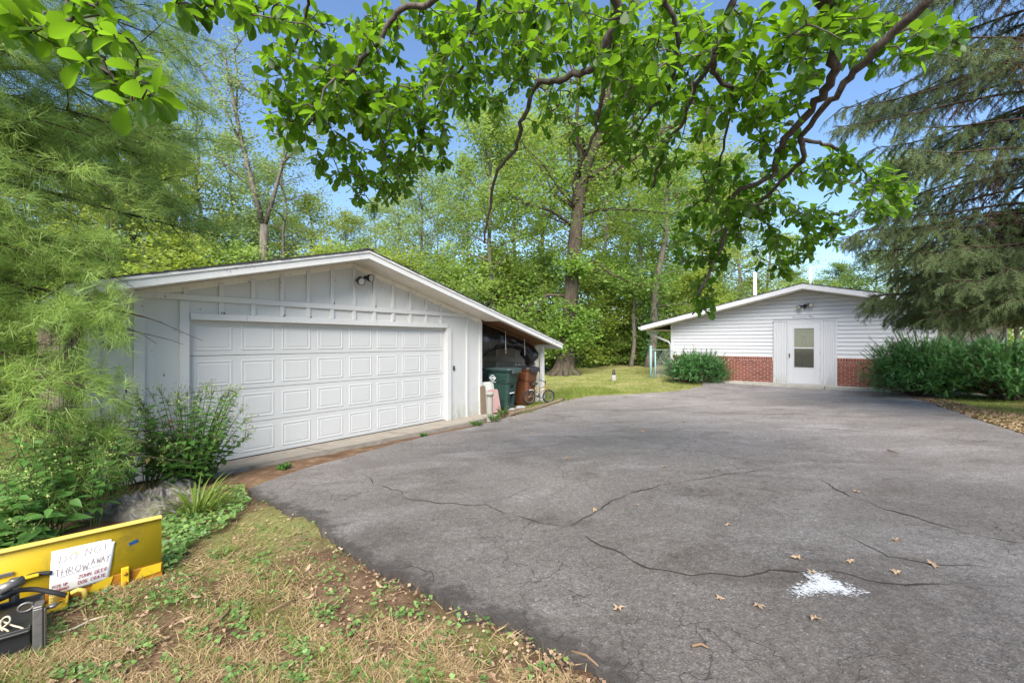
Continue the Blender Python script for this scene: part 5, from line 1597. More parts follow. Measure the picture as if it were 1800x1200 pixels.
# --- white pine at left
def pine():
    foot = Vector((-7.5, 4.9, gz(-7.5, 4.9)))
    t = thing('pine_tree', 'soft-needled pine whose long boughs hang over the left end of the garage', 'tree', foot)
    m = MB(); m.tube([(0, 0, -.2), (0, 0, .3), (.05, .1, 3), (0, .1, 7), (.1, 0, 11)], [.34, .28, .23, .16, .06], 10, True, 0, .1)
    m.build('trunk', M['bark_dark'], t)
    tufts, tdir, tt = [], [], []
    nl = 96
    for i in range(nl):
        z = float(np.interp((i + rng.uniform(0, 1)) / nl, [0, .13, .70, 1], [.75, 2.75, 6.0, 10.2]))
        lowl = z < 2.9
        az_ = rng.uniform(-95, -4) if lowl else rng.uniform(-95, 45)
        az_ = R(az_)
        Lb = (2.5 if lowl else 3.8 - .12 * max(0, z - 5)) * rng.uniform(.70, 1.04)
        if lowl and i % 2 == 0: az_ = R(rng.uniform(-15, -6)); Lb = rng.uniform(3.2, 3.8)
        if 2.9 <= z < 3.8: az_ = min(az_, R(-8)); Lb = min(Lb, 2.9)
        if z > 4.2: Lb *= .80
        d = Vector((math.cos(az_), math.sin(az_), .02 if lowl else .10))
        pth = limb_path((0, 0, z), d, Lb, 10, .030, .05)
        o = MB(); o.tube(pth, [.026 * (1 - .85 * k / 10) + .004 for k in range(11)], 5, True)
        for k in range(3, 11):
            for sg in (-1, 1):
                dirn = (pth[k] - pth[k - 1]).normalized()
                side = dirn.cross(Vector((0, 0, 1))).normalized() * sg
                Ls = (1.0 * (1 - .5 * abs(k / 10 - .5))) * rng.uniform(.6, 1.1)
                sp_ = limb_path(pth[k], dirn * .8 + side * .9 + Vector((0, 0, rng.uniform(-.35, .25))), Ls, 5, .04, .1)
                o.tube(sp_, [.010, .008, .006, .005, .004, .003], 4, False)
                cl = rng.uniform(0, 1)
                for q in range(1, 6):
                    ax_ = (sp_[q] - sp_[q - 1]).normalized()
                    for e in range(3):
                        a = sp_[q - 1].lerp(sp_[q], rng.uniform(0, 1))
                        td = (ax_ + Vector(rng.normal(0, .75, 3))).normalized()
                        tufts.append(tuple(a + td * rng.uniform(.03, .20))); tdir.append(tuple(td)); tt.append(cl)
                tufts.append(tuple(sp_[-1])); tdir.append(tuple((sp_[-1] - sp_[-2]).normalized())); tt.append(cl)
            tufts.append(tuple(pth[k])); tdir.append(tuple((pth[k] - pth[k - 1]).normalized())); tt.append(.5)
        o.build('bough', M['bark_dark'], t)
    tufts = np.array(tufts); tdir = np.array(tdir); tt = np.array(tt)
    # keep needles out of the garage wall and roof
    wx = tufts[:, 0] + foot.x; wy = tufts[:, 1] + foot.y; wz = tufts[:, 2] + foot.z
    ls = (wx - GX) * gu[0] + (wy - GY) * gu[1]; ld = (wx - GX) * gv[0] + (wy - GY) * gv[1]
    roofz = GZ0 + 3.43 - .262 * np.abs(ls - 2.48)
    keep = ~((ls > -.88) & (wz < roofz + .5)) & ~((ls > -1.25) & (ld > -.10) & (wz < roofz + .1)) & ~((ls > -1.6) & (ld > -.7) & (np.abs(wz - roofz) < .15))
    tufts, tdir, tt = tufts[keep], tdir[keep], tt[keep]
    per = 17; n = len(tufts) * per
    ci = np.repeat(np.arange(len(tufts)), per)
    d = norm(tdir[ci] * rng.uniform(.35, 1.1, (n, 1)) + rand_dirs(n) * .72 + np.array([0, 0, -.10]))
    pos = tufts[ci] + rng.normal(0, .02, (n, 3))
    L = rng.uniform(.11, .19, n)
    sz = np.stack([np.full(n, .0058), L, L], -1)
    tn = np.clip(tt[ci] * .5 + rng.uniform(0, 1, len(tufts))[ci] * .35 + rng.uniform(0, .15, n), 0, 1)
    me = scatter('needles', NEEDLE_V, NEEDLE_F, pos, frames(d, norm(rng.normal(0, 1, (n, 3)))), sz, tn)
    link('needles', me, t, M['pine'])
pine()

# --- spruce at right
def spruce():
    foot = Vector((10.1, 7.7, gz(10.1, 7.7)))
    t = thing('spruce_tree', 'dark drooping spruce hanging over the right end of the house', 'tree', foot)
    m = MB(); m.tube([(0, 0, -.2), (0, 0, .4), (0, 0, 6), (0, 0, 14)], [.36, .30, .22, .06], 10, True, 0, .1); m.build('trunk', M['bark_dark'], t)
    bp, bd, bt, bl_ = [], [], [], []
    dead_p, dead_d = [], []
    nl = 108
    for i in range(nl):
        z = 2.05 + 8.6 * ((i + rng.uniform(0, 1)) / nl) ** 1.9
        az_ = R(rng.uniform(105, 268))
        Lb = (3.0 + .62 * (z - 2) if z < 4.2 else 4.35 - .07 * (z - 4.2)) * rng.uniform(.66, 1.0) * (.93 if math.degrees(az_) < 192 else 1.0)
        p = Vector((0, 0, z)); d = Vector((math.cos(az_), math.sin(az_), .10)).normalized()
        pth = [p.copy()]
        for k in range(10):
            slope = -.045 if k < 6 else .045
            d = (d + Vector((*rng.normal(0, .05, 2), slope))).normalized(); p = p + d * Lb / 10; pth.append(p.copy())
        o = MB(); o.tube(pth, [.028 * (1 - .85 * k / 10) + .004 for k in range(11)], 5, True)
        for k in range(2, 11):
            dirn = (pth[k] - pth[k - 1]).normalized()
            side = dirn.cross(Vector((0, 0, 1))).normalized()
            for e in range(7):
                bp.append(tuple(pth[k - 1].lerp(pth[k], rng.uniform(0, 1)))); bd.append(tuple((dirn * .6 + side * rng.normal(0, .8) + Vector((0, 0, rng.normal(.05, .4)))).normalized())); bt.append(.5); bl_.append(rng.uniform(.10, .20))
            for sg in (-1, 1, 0):
                Ls = rng.uniform(.35, .85) * (1.15 - .06 * k)
                sp_ = limb_path(pth[k].lerp(pth[k - 1], rng.uniform(0, 1)), dirn * .7 + side * sg * .8 + Vector((0, 0, -.28 if sg else -.6)), Ls, 5, .09, .09)
                o.tube(sp_, [.010, .008, .006, .005, .004, .003], 4, False)
                cl = rng.uniform(0, 1)
                dead = (k < 6 and rng.uniform() < .35)
                for q in range(1, 6):
                    ax_ = (sp_[q] - sp_[q - 1])
                    for e in range(3):
                        a = sp_[q - 1] + ax_ * rng.uniform(0, 1)
                        # hanging branchlet
                        hd = (ax_.normalized() * .5 + Vector((*rng.normal(0, .5, 2), -.75 + rng.normal(0, .25)))).normalized()
                        if dead: dead_p.append(tuple(a)); dead_d.append(tuple(hd))
                        else: bp.append(tuple(a)); bd.append(tuple(hd)); bt.append(cl); bl_.append(rng.uniform(.10, .24))
        o.build('bough', M['bark_dark'], t)
    # branchlet template: a thin rod with short needles on all sides
    tv, tf = [], []
    for k in range(8):
        y = k / 8
        for a in (0, 2.1, 4.2):
            a += k * .9
            c_, s_ = math.cos(a), math.sin(a)
            b = len(tv)
            tv += [(c_ * .01, y - .025, s_ * .01), (c_ * .01, y + .045, s_ * .01), (c_ * .15, y + .16, s_ * .15)]
            tf.append((b, b + 1, b + 2))
    b = len(tv); tv += [(-.015, 0, 0), (.015, 0, 0), (0, 1.02, 0), (0, 0, -.015), (0, 0, .015)]; tf += [(b, b + 1, b + 2), (b + 3, b + 4, b + 2)]
    tv = np.array(tv); tf = np.array(tf)
    bp, bd = np.array(bp), np.array(bd); n = len(bp)
    me = scatter('needles', tv, tf, bp, frames(bd, norm(rng.normal(0, 1, (n, 3)))), np.array(bl_), np.clip(np.array(bt) * .6 + rng.uniform(0, .4, n), 0, 1))
    link('needles', me, t, M['spruce'])
    dp_, dd_ = np.array(dead_p), np.array(dead_d); n = len(dp_)
    me = scatter('dead_twigs', NEEDLE_V, NEEDLE_F, np.repeat(dp_, 3, 0), frames(norm(np.repeat(dd_, 3, 0) + rng.normal(0, .35, (n * 3, 3))), norm(rng.normal(0, 1, (n * 3, 3)))), np.stack([np.full(n * 3, .012), rng.uniform(.1, .28, n * 3), np.ones(n * 3)], -1), rng.uniform(0, 1, n * 3))
    link('dead_twigs', me, t, M['dead_sprig'])
spruce()

# --- yews
SPRAY_V, SPRAY_F = [], []
for k in range(9):
    y = .05 + k / 10
    for sg in (-1, 1):
        b = len(SPRAY_V)
        SPRAY_V += [(0, y - .035, 0), (0, y + .035, 0), (sg * .24 * (1.1 - .5 * y), y + .14, .03)]
        SPRAY_F.append((b, b + 1, b + 2))
b = len(SPRAY_V); SPRAY_V += [(-.03, 0, 0), (.03, 0, 0), (0, 1.1, 0)]; SPRAY_F.append((b, b + 1, b + 2))
SPRAY_V, SPRAY_F = np.array(SPRAY_V), np.array(SPRAY_F)
def yew(label, px, py, rx, ry, H, n, lean, clear=.12):
    x0, y0 = G(px, py)
    base = Vector((x0, y0, gz(x0, y0)))
    t = thing('yew_bush', label, 'bush', base, 0, 'dark yew bushes along the house front')
    m = MB(); pos, dr, tt, ll = [], [], [], []
    for i in range(int(n / 16)):
        az_ = rng.uniform(0, 2 * np.pi); e = rng.uniform(.02, 1.0) ** .8 * 1.25
        d = Vector((math.cos(az_) * math.cos(e), math.sin(az_) * math.cos(e), math.sin(e) + .12))
        tip = Vector((d.x * rx, d.y * ry, clear * H + d.z * H * .80)) * rng.uniform(.72, 1.03) + Vector((lean * d.z, 0, 0))
        a = Vector((rng.normal(0, .08), rng.normal(0, .08), .04))
        mid = a.lerp(tip, .5) + Vector((0, 0, -.06 + .1 * e))
        pth = [a, a.lerp(mid, .6), mid, mid.lerp(tip, .55), tip]
        if i % 3 == 0: m.tube(pth, [.028, .020, .014, .009, .004], 5, False)
        cl = rng.uniform(0, 1)
        for k in range(16):
            u = rng.uniform(.40, 1.0) ** .7
            q = mid.lerp(tip, (u - .4) / .6) if u > .4 else mid
            out = (tip - mid).normalized()
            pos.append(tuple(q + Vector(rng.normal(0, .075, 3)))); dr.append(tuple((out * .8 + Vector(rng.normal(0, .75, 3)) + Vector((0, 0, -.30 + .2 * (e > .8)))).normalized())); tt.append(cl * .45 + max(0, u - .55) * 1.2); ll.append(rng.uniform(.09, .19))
        if e > .55 and rng.uniform() < .35:      # long unclipped leader
            q0 = tip; q1 = tip + Vector((d.x, d.y, .9)).normalized() * rng.uniform(.2, .42)
            m.tube([q0, q1], [.006, .003], 4, False)
            for k in range(5):
                pos.append(tuple(q0.lerp(q1, k / 5))); dr.append(tuple(((q1 - q0).normalized() + Vector(rng.normal(0, .25, 3))).normalized())); tt.append(.3); ll.append(.10)
    m.build('stems', M['bark_dark'], t)
    pos, dr = np.array(pos), np.array(dr); k = len(pos)
    up = norm(np.array([0, 0, 1.0]) + rng.normal(0, .4, (k, 3)))
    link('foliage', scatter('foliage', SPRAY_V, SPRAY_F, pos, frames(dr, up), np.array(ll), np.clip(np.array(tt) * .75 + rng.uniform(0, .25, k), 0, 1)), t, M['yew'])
yew('dark green spreading yew at the left corner of the house, beside the downspout', 1222, 672, 1.30, .75, 1.15, 6500, .1, .05)
yew('large dark yew covering the brick right of the door', 1620, 697, 1.55, 1.2, 1.55, 10500, .1)
yew('dark yew at the right edge of the photo, behind the leaf litter', 1765, 703, 1.15, 1.0, 1.45, 7500, 0)
yew('dark yew filling the gap between the two right-hand yews, set back by the wall', 1712, 690, 1.2, .8, 1.5, 5500, 0)

# --- magnolia over the camera
def magnolia():
    foot = Vector((3.2, -1.8, gz(3.2, -1.8)))
    t = thing('magnolia_tree', 'large-leaved magnolia whose dark branches hang into the top of the photo', 'tree', foot)
    def W(q): return Vector(q) - foot
    trunk = MB(); trunk.tube([(0, 0, -.2), (0, 0, .3), (-.1, .1, 1.4), (-.2, .3, 2.4)], [.30, .25, .22, .20], 12, True, 0, .08); trunk.build('trunk', M['bark_mag'], t)
    crotch = Vector((-.2, .3, 2.4))
    limbs = [
        ([(1090, -60, 3.2), (1085, 20, 3.5), (1062, 85, 3.7), (1035, 125, 3.9), (985, 138, 4.1), (942, 150, 4.3), (920, 205, 4.5), (905, 260, 4.7), (870, 310, 4.9), (862, 365, 5.1), (851, 428, 5.2)], .052),
        ([(1078, 40, 3.5), (1062, 150, 3.9), (1046, 230, 4.2), (1014, 300, 4.5), (1004, 355, 4.7)], .026),
        ([(1300, -60, 2.8), (1288, 10, 3.0), (1270, 70, 3.2), (1252, 110, 3.3), (1225, 150, 3.6), (1200, 210, 3.9), (1165, 270, 4.3), (1148, 330, 4.6)], .042),
        ([(1452, -60, 2.6), (1458, 0, 2.8), (1474, 60, 3.0), (1462, 135, 3.2), (1425, 195, 3.5), (1372, 255, 3.8), (1358, 305, 4.0), (1290, 342, 4.3), (1272, 420, 4.6), (1226, 520, 4.9)], .060),
        ([(1690, -60, 2.6), (1630, 5, 2.8), (1535, 88, 3.1), (1470, 165, 3.4), (1414, 235, 3.7), (1408, 282, 3.9), (1350, 340, 4.3), (1320, 385, 4.6)], .052),
        ([(800, -60, 2.8), (765, 0, 3.0), (700, 20, 3.1), (660, 78, 3.2), (602, 140, 3.5), (560, 200, 3.8), (535, 225, 4.0)], .034),
        ([(860, -60, 3.2), (846, 0, 3.5), (830, 60, 3.7), (808, 130, 4.0), (760, 200, 4.3), (720, 280, 4.6), (680, 350, 4.8)], .026),
        ([(160, -80, 1.8), (130, 0, 1.9), (100, 45, 1.9), (66, 58, 1.95)], .014), ([(140, -20, 1.9), (160, 70, 1.9), (190, 130, 1.95), (215, 158, 2.0)], .010), ([(400, -70, 2.2), (380, 0, 2.4), (340, 25, 2.4)], .012),
        ([(1170, 0, 3.4), (1190, 60, 3.6), (1180, 140, 3.9), (1140, 200, 4.3), (1110, 250, 4.6)], .022), ([(960, -40, 3.4), (945, 40, 3.7), (930, 110, 4.1), (890, 160, 4.4)], .018),
        ([(1252, 110, 3.3), (1262, 140, 3.5), (1290, 165, 3.7), (1275, 230, 4.0), (1262, 300, 4.4)], .024), ([(1408, 250, 3.8), (1450, 250, 4.0), (1490, 275, 4.2), (1545, 320, 4.5)], .018),
        ([(560, -50, 2.9), (540, 20, 3.2), (520, 80, 3.5), (500, 140, 3.7)], .016), ([(1530, 90, 3.1), (1580, 55, 3.2), (1640, 60, 3.3), (1690, 80, 3.4)], .014)]
    nodes = []
    for pts, r in limbs:
        q = [W(P(*c)) for c in pts]
        if pts[0][1] < -10 and pts[0][0] > 700 or pts[0][1] < -10:
            q = [crotch, crotch.lerp(q[0], .35) + Vector((0, 0, .35)), crotch.lerp(q[0], .7) + Vector((0, 0, .35))] + q
        # smooth and roughen
        out = []
        for i in range(len(q) - 1):
            p0, p1, p2, p3 = q[max(i - 1, 0)], q[i], q[i + 1], q[min(i + 2, len(q) - 1)]
            for u in np.linspace(0, 1, 5, False):
                out.append(.5 * ((2 * p1) + (p2 - p0) * u + (2 * p0 - 5 * p1 + 4 * p2 - p3) * u ** 2 + (3 * p1 - p0 - 3 * p2 + p3) * u ** 3) + Vector(rng.normal(0, .012, 3)))
        out.append(q[-1])
        m = MB(); m.tube(out, [r * .66 * (1.25 - 1.0 * k / len(out)) + .004 for k in range(len(out))], 8, True, 0, .12); m.build('limb', M['bark_mag'], t)
        k0 = len(out) // 3 if len(q) > 6 else 0
        nodes += [tuple(c) for c in out[k0:]]
    cl = [(140, 60, 1.9, 105, 55, .15, 13), (240, 155, 1.95, 55, 40, .12, 9), (25, 25, 2.0, 55, 30, .15, 6), (350, 15, 2.4, 80, 22, .2, 9), (470, 20, 2.9, 60, 30, .3, 12),
          (555, 110, 3.5, 105, 95, .5, 62), (520, 200, 3.8, 60, 55, .4, 28), (700, 110, 3.6, 110, 110, .5, 62), (640, 200, 3.9, 80, 60, .4, 36), (600, 280, 4.4, 65, 40, .3, 22),
          (725, 250, 4.4, 65, 80, .4, 46), (670, 335, 4.8, 55, 30, .3, 22), (765, 175, 4.2, 75, 80, .4, 36), (850, 60, 3.8, 90, 70, .5, 50), (870, 145, 4.3, 65, 55, .4, 26), (960, 55, 3.9, 100, 70, .5, 66),
          (1005, 195, 4.6, 70, 45, .4, 12), (1085, 150, 4.4, 65, 100, .5, 46), (1150, 75, 3.8, 120, 85, .6, 76), (1155, 220, 4.5, 100, 85, .5, 66), (1250, 120, 3.9, 80, 90, .4, 34), (1335, 65, 3.2, 85, 60, .3, 32),
          (1320, 180, 3.6, 55, 55, .3, 20), (1385, 150, 3.4, 50, 55, .3, 12), (1360, 235, 4.0, 55, 45, .3, 18), (1270, 330, 4.5, 65, 55, .4, 36), (1230, 430, 4.9, 50, 60, .3, 32), (1235, 520, 5.2, 22, 38, .2, 11),
          (1335, 390, 4.6, 65, 45, .3, 24), (1400, 330, 4.4, 65, 50, .3, 24), (1480, 290, 4.3, 55, 32, .2, 14), (1545, 340, 4.5, 62, 48, .3, 30), (1450, 395, 4.6, 60, 35, .3, 22), (1375, 445, 4.8, 50, 40, .3, 22),
          (1560, 80, 3.2, 75, 45, .2, 17), (1655, 55, 3.3, 55, 30, .2, 11), (1480, 30, 2.9, 80, 45, .3, 18), (1420, 90, 3.2, 60, 60, .3, 14), (1120, 330, 4.8, 40, 30, .3, 5)]
    tg = []
    for px, py, Y, rx, ry, rY, n in cl:
        for _ in range(int(n * 1.32)):
            while True:
                a, b = rng.uniform(-1, 1, 2)
                if a * a + b * b < 1: break
            tg.append(tuple(W(P(px + a * rx, py + b * ry, Y + rng.normal(0, rY * .7)))))
    tg = np.array(tg); nodes = np.array(nodes)
    d0 = np.array([np.min(np.sum((nodes - q) ** 2, 1)) for q in tg])
    order = np.argsort(d0)
    nl_ = [nodes]; allp = nodes.copy()
    tw = MB(); lp, lr, ls = [], [], []
    for i in order:
        q = tg[i]
        j = np.argmin(np.sum((allp - q) ** 2, 1)); a = Vector(allp[j]); b = Vector(q)
        Ld = (b - a).length
        mid = a.lerp(b, .5) + Vector(rng.normal(0, .10, 3)) * min(1, Ld) + Vector((0, 0, .06 * Ld))
        pth = [a, a.lerp(mid, .55) + Vector(rng.normal(0, .02, 3)), mid, mid.lerp(b, .5) + Vector(rng.normal(0, .015, 3)), b]
        r0 = .005 + .006 * min(1, Ld)
        tw.tube(pth, [r0, r0 * .9, r0 * .75, r0 * .6, .003], 5, False)
        allp = np.vstack([allp, np.array([tuple(c) for c in pth[1:]])])
        td = np.array((b - pth[2]).normalized())
        k = int(rng.integers(5, 9)); a0 = rng.uniform(0, 6.28)
        u = np.cross(td, [0.1, .2, 1]); u /= np.linalg.norm(u); v = np.cross(td, u)
        for e in range(k):
            an = a0 + e * 2.4
            d = td * rng.uniform(.15, .75) + (u * math.cos(an) + v * math.sin(an)) * .9 + np.array([0, 0, -.22])
            lp.append(q - td * .035 * (e // 2)); lr.append(d); ls.append(.055 + .075 * rng.uniform(0, 1) ** .8)
    tw.build('twigs', M['bark_mag'], t)
    lp, lr, ls = np.array(lp), norm(np.array(lr)), np.array(ls); n = len(lp)
    up = norm(np.array([0, 0, 1.0]) + rng.normal(0, .35, (n, 3)))
    rot = frames(lr, up)
    wp = lp + np.array(foot)
    show = ls / np.maximum(wp[:, 1], .5)
    near = np.argsort(-show)[:300]
    mask = np.ones(n, bool); mask[near] = False
    lm = np_mesh('leaf', MAG_V, MAG_F, np.full(len(MAG_V), .45), True); lm.materials.append(M['magnolia'])
    for i in near:
        o = link('leaf', lm, t)
        o.matrix_local = Matrix.Translation(Vector(lp[i])) @ Matrix(rot[i].tolist()).to_4x4() @ Matrix.Diagonal((ls[i] * rng.uniform(.8, 1.25), ls[i], ls[i] * rng.uniform(.2, 2.4), 1))
    n2 = mask.sum()
    me = scatter('leaves', MAG_V, MAG_F, lp[mask], rot[mask], np.stack([ls[mask] * rng.uniform(.8, 1.25, n2), ls[mask], ls[mask] * rng.uniform(-.4, 2.4, n2)], -1), rng.uniform(0, 1, n2), True)
    o = link('leaves', me, t, M['magnolia']); o['kind'] = 'stuff'
magnolia()

# --- weeds and flowering bush by the garage
wl = np_mesh('leaf', WEED_V, WEED_F, np.full(len(WEED_V), .5), True); wl.materials.append(M['weed'])
def weed(name, label, cat, x, y, H, nst, spread, llen, group=None, buds=0, pairs=6, lean=(0, 0), low=.15, small=False):
    base = Vector((x, y, gz(x, y)))
    t = thing(name, label, cat, base, 0, group)
    m = MB(); cnt = 0; bpos = []
    rest_p, rest_d, rest_s = [], [], []
    for s in range(nst):
        az_ = rng.uniform(0, 6.28); sp_ = spread * math.sqrt(rng.uniform(.02, 1))
        h = H * rng.uniform(.42 if nst > 30 else .62, 1.05)
        tip = Vector((math.cos(az_) * sp_ + lean[0], math.sin(az_) * sp_ + lean[1], h))
        a = Vector((math.cos(az_) * sp_ * .25, math.sin(az_) * sp_ * .25, 0))
        pth = [a, a.lerp(tip, .35) + Vector((0, 0, h * .10)), a.lerp(tip, .7) + Vector((0, 0, h * .07)), tip]
        m.tube(pth, [.006, .005, .004, .002], 5, False)
        for k in range(pairs):
            u = low + (1 - low) * (k + .5) / pairs
            i = min(2, int(u * 3)); q = pth[i].lerp(pth[i + 1], u * 3 - i)
            for sg in (0, math.pi):
                aa = k * 1.57 + sg + az_ + rng.normal(0, .3)
                d = Vector((math.cos(aa), math.sin(aa), rng.uniform(-.35, .35))).normalized()
                rest_p.append(tuple(q)); rest_d.append(tuple(d)); rest_s.append(llen * rng.uniform(.55, 1.1) * (1.1 - .55 * u))
        if buds:
            for k in range(buds):
                bpos.append(tuple(tip + Vector(rng.normal(0, 1, 3)) * .045 + Vector((0, 0, .01))))
                m.tube([pth[2].lerp(tip, .7), bpos[-1]], [.0022, .001], 3, False)
    m.build('stems', M['stem'], t)
    rp, rd, rs = np.array(rest_p), np.array(rest_d), np.array(rest_s)
    rot = frames(rd, norm(np.array([0, 0, 1.0]) + rng.normal(0, .3, (len(rp), 3))))
    big = np.argsort(-rs)[:0 if small else 110]
    mk = np.ones(len(rp), bool); mk[big] = False
    for i in big:
        o = link('leaf', wl, t); o.matrix_local = Matrix.Translation(Vector(rp[i])) @ Matrix(rot[i].tolist()).to_4x4() @ Matrix.Scale(rs[i], 4)
    if mk.sum():
        o = link('foliage', scatter('foliage', WEED_V, WEED_F, rp[mk], rot[mk], rs[mk], rng.uniform(0, 1, mk.sum()), True), t, M['weed']); o['kind'] = 'stuff'
    if bpos:
        bp_ = np.repeat(np.array(bpos), 4, 0) + rng.normal(0, .008, (len(bpos) * 4, 3)); k = len(bp_)
        o = link('flower_buds', scatter('flower_buds', DIAMOND_V, DIAMOND_F, bp_, frames(rand_dirs(k), norm(rng.normal(0, 1, (k, 3)))), rng.uniform(.012, .026, k), rng.uniform(0, 1, k)), t, M['bud']); o['kind'] = 'stuff'
    return t
gw = 'tall weeds behind the yellow blade'
lw_ = 'tall broad-leaved green weed in the dense patch behind the yellow blade'
for x, y, H, ll in [(-3.75, 3.15, .72, .20), (-3.55, 3.30, .62, .17), (-3.95, 3.7, .95, .17), (-3.80, 3.85, .80, .15), (-4.35, 3.95, 1.0, .16), (-3.95, 3.45, .60, .15), (-4.1, 4.35, .95, .13), (-4.25, 4.15, .80, .13), (-4.6, 4.45, 1.1, .14), (-3.35, 2.75, .55, .17)]:
    weed('weed_plant', lw_, 'weed', x, y, H, 11, .32, ll, gw, 4)
weed('slender_weed', 'slender weed with small leaves standing against the white end panel of the garage', 'weed', -4.35, 4.75, 1.10, 9, .34, .10, None, 4, 8)
q = G(318, 858)
fb = weed('flowering_bush', 'bushy weed topped with pale green flower buds in front of the garage door edge', 'bush', q[0], q[1] + .12, 1.12, 74, .66, .130, None, 8, 11, (0, 0), .08)
q = G(250, 858)
weed('leafy_bush', 'lower dark leafy weed left of the flowering bush, above the grey tarp', 'weed', q[0], q[1] + .05, .78, 22, .42, .12, None, 5, 7)
q = G(262, 800)
for lab, px, py, H, sp_ in (('low light-green weed clump on the asphalt edge under the garage corner', 838, 750, .14, .17), ('low weed clump growing round the foot of the capped pipe', 868, 743, .22, .20), ('low weed clump in front of the pink board', 884, 733, .26, .20), ('tiny weed tuft on the seam between apron and asphalt', 745, 767, .07, .06), ('small weed in the soil at the left end of the apron', 499, 826, .09, .07)):
    q = G(px, py); weed('weed_clump', lab, 'weed', q[0], q[1], H, 16, sp_, .085, 'low weed clumps along the garage', 0, 4, (0, 0), .3, True)
# orange-brown dried leaves amid the bush
k_ = 60; dp = np.array([(-.22, .02, .50)]) + rng.normal(0, 1, (k_, 3)) * np.array([.10, .14, .16])
o = link('dead_leaves', scatter('dead_leaves', WEED_V, WEED_F, dp, frames(rand_dirs(k_, -.9, .1), norm(rng.normal(0, 1, (k_, 3)))), rng.uniform(.06, .11, k_), rng.uniform(.4, .9, k_)), fb, M['dried_leaf']); o['kind'] = 'stuff'

# --- daylily clump beside the tarp
def blades(name, label, cat, x, y, n, L, w, mat, arch=.9, rad=.12):
    base = Vector((x, y, gz(x, y)))
    vv, ff, tn = [], [], []
    for i in range(n):
        az_ = rng.uniform(0, 6.28); r = rad * math.sqrt(rng.uniform()); l = L * rng.uniform(.6, 1.1); e = rng.uniform(.7, 1.45)
        p = Vector((r * math.cos(az_), r * math.sin(az_), 0)); tt = rng.uniform()
        sd = Vector((-math.sin(az_), math.cos(az_), 0))
        b0 = len(vv); N = 6
        for k in range(N + 1):
            u = k / N; ww = w * (1 - u ** 2.2) * .5 + .0008
            vv += [tuple(p + sd * ww), tuple(p - sd * ww)]; tn += [tt, tt]
            ee = e - arch * 1.5 * u
            p = p + Vector((math.cos(az_) * math.cos(ee), math.sin(az_) * math.cos(ee), math.sin(ee))) * l / N
        for k in range(N): ff.append((b0 + 2 * k, b0 + 2 * k + 1, b0 + 2 * k + 3, b0 + 2 * k + 2))
    o = link(name, np_mesh(name, np.array(vv), np.array(ff), np.array(tn)), None, mat); o.location = base
    return tag(o, label, cat)
q = G(338, 905); blades('daylily_clump', 'clump of long arching grass-like leaves beside the grey tarp', 'plant', q[0], q[1] + .05, 130, .42, .014, M['grass'], .9, .16)
q = G(398, 975); blades('grass_tuft', 'small bright green grass tuft in the dry lawn', 'grass tuft', q[0], q[1], 90, .07, .004, M['grass'], .6, .05)

# --- ground cover in the foreground and at the edges
def Gv(px, py):
    r = (px - CX) / FPX
    Y = (CAMZ - .108) / ((py - HY) / FPX + .0351 * r - .0393)
    return r * Y, Y
def gzv(x, y): return .108 + .0351 * np.clip(x, -9, 13) - .0393 * np.clip(y, -4, 16)
fg_px = [(-60, 1230), (-60, 1120), (90, 1060), (290, 1012), (285, 900), (330, 880), (420, 860), (450, 875), (500, 900), (540, 914), (590, 952), (650, 1001), (700, 1024), (745, 1050), (800, 1073), (860, 1091), (905, 1113), (950, 1137), (1000, 1161), (1050, 1190), (1090, 1230)]
def sample_px(poly, n, f=None):
    xs = [p[0] for p in poly]; ys = [p[1] for p in poly]
    px = rng.uniform(min(xs), max(xs), n * 3); py = rng.uniform(min(ys), max(ys), n * 3)
    k = inpoly(px, py, poly)
    if f is not None: k &= rng.uniform(0, 1, len(px)) < f(px, py)
    px, py = px[k][:n], py[k][:n]
    return px, py
def nz(px, py, s, o):
    return np.array([noise.noise(Vector((a / s, b / s * 1.6, o))) for a, b in zip(px, py)])
def stuff_scatter(name, label, cat, x, y, tv, tf, dirs, up, size, mat, dz=0.006):
    n = len(x); pos = np.stack([x, y, gzv(x, y) + dz], -1)
    o = link(name, scatter(name, tv, tf, pos, frames(dirs, up), size, rng.uniform(0, 1, n)), None, mat)
    return tag(o, label, cat, kind='stuff')
def near_k(y): return np.clip(y / 3.0, .6, 1.6)
ed_px = np.array(densify([(437, 863), (500, 898), (585, 942), (650, 997), (745, 1045), (860, 1087), (950, 1132), (1085, 1215)], 10))
def edge_w(a, b): return np.clip((np.min((a[:, None] - ed_px[None, :, 0]) ** 2 + ((b[:, None] - ed_px[None, :, 1]) * 1.3) ** 2, 1) ** .5 - 8) / 220, .05, 1)
# straw lying flat
px, py = sample_px(fg_px, 42000, lambda a, b: np.clip(.38 + nz(a, b, 80, 3) * 1.9, .04, 1) * edge_w(a, b))
x, y = Gv(px, py); n = len(x)
stuff_scatter('dry_grass', 'flattened dry straw-coloured grass in the left foreground', 'dry grass', x, y, NEEDLE_V, NEEDLE_F, rand_dirs(n, -.02, .55), norm(UP + rng.normal(0, .45, (n, 3))), np.stack([rng.uniform(.0028, .0065, n), rng.uniform(.03, .10, n), np.ones(n)], -1), M['straw'], .008)
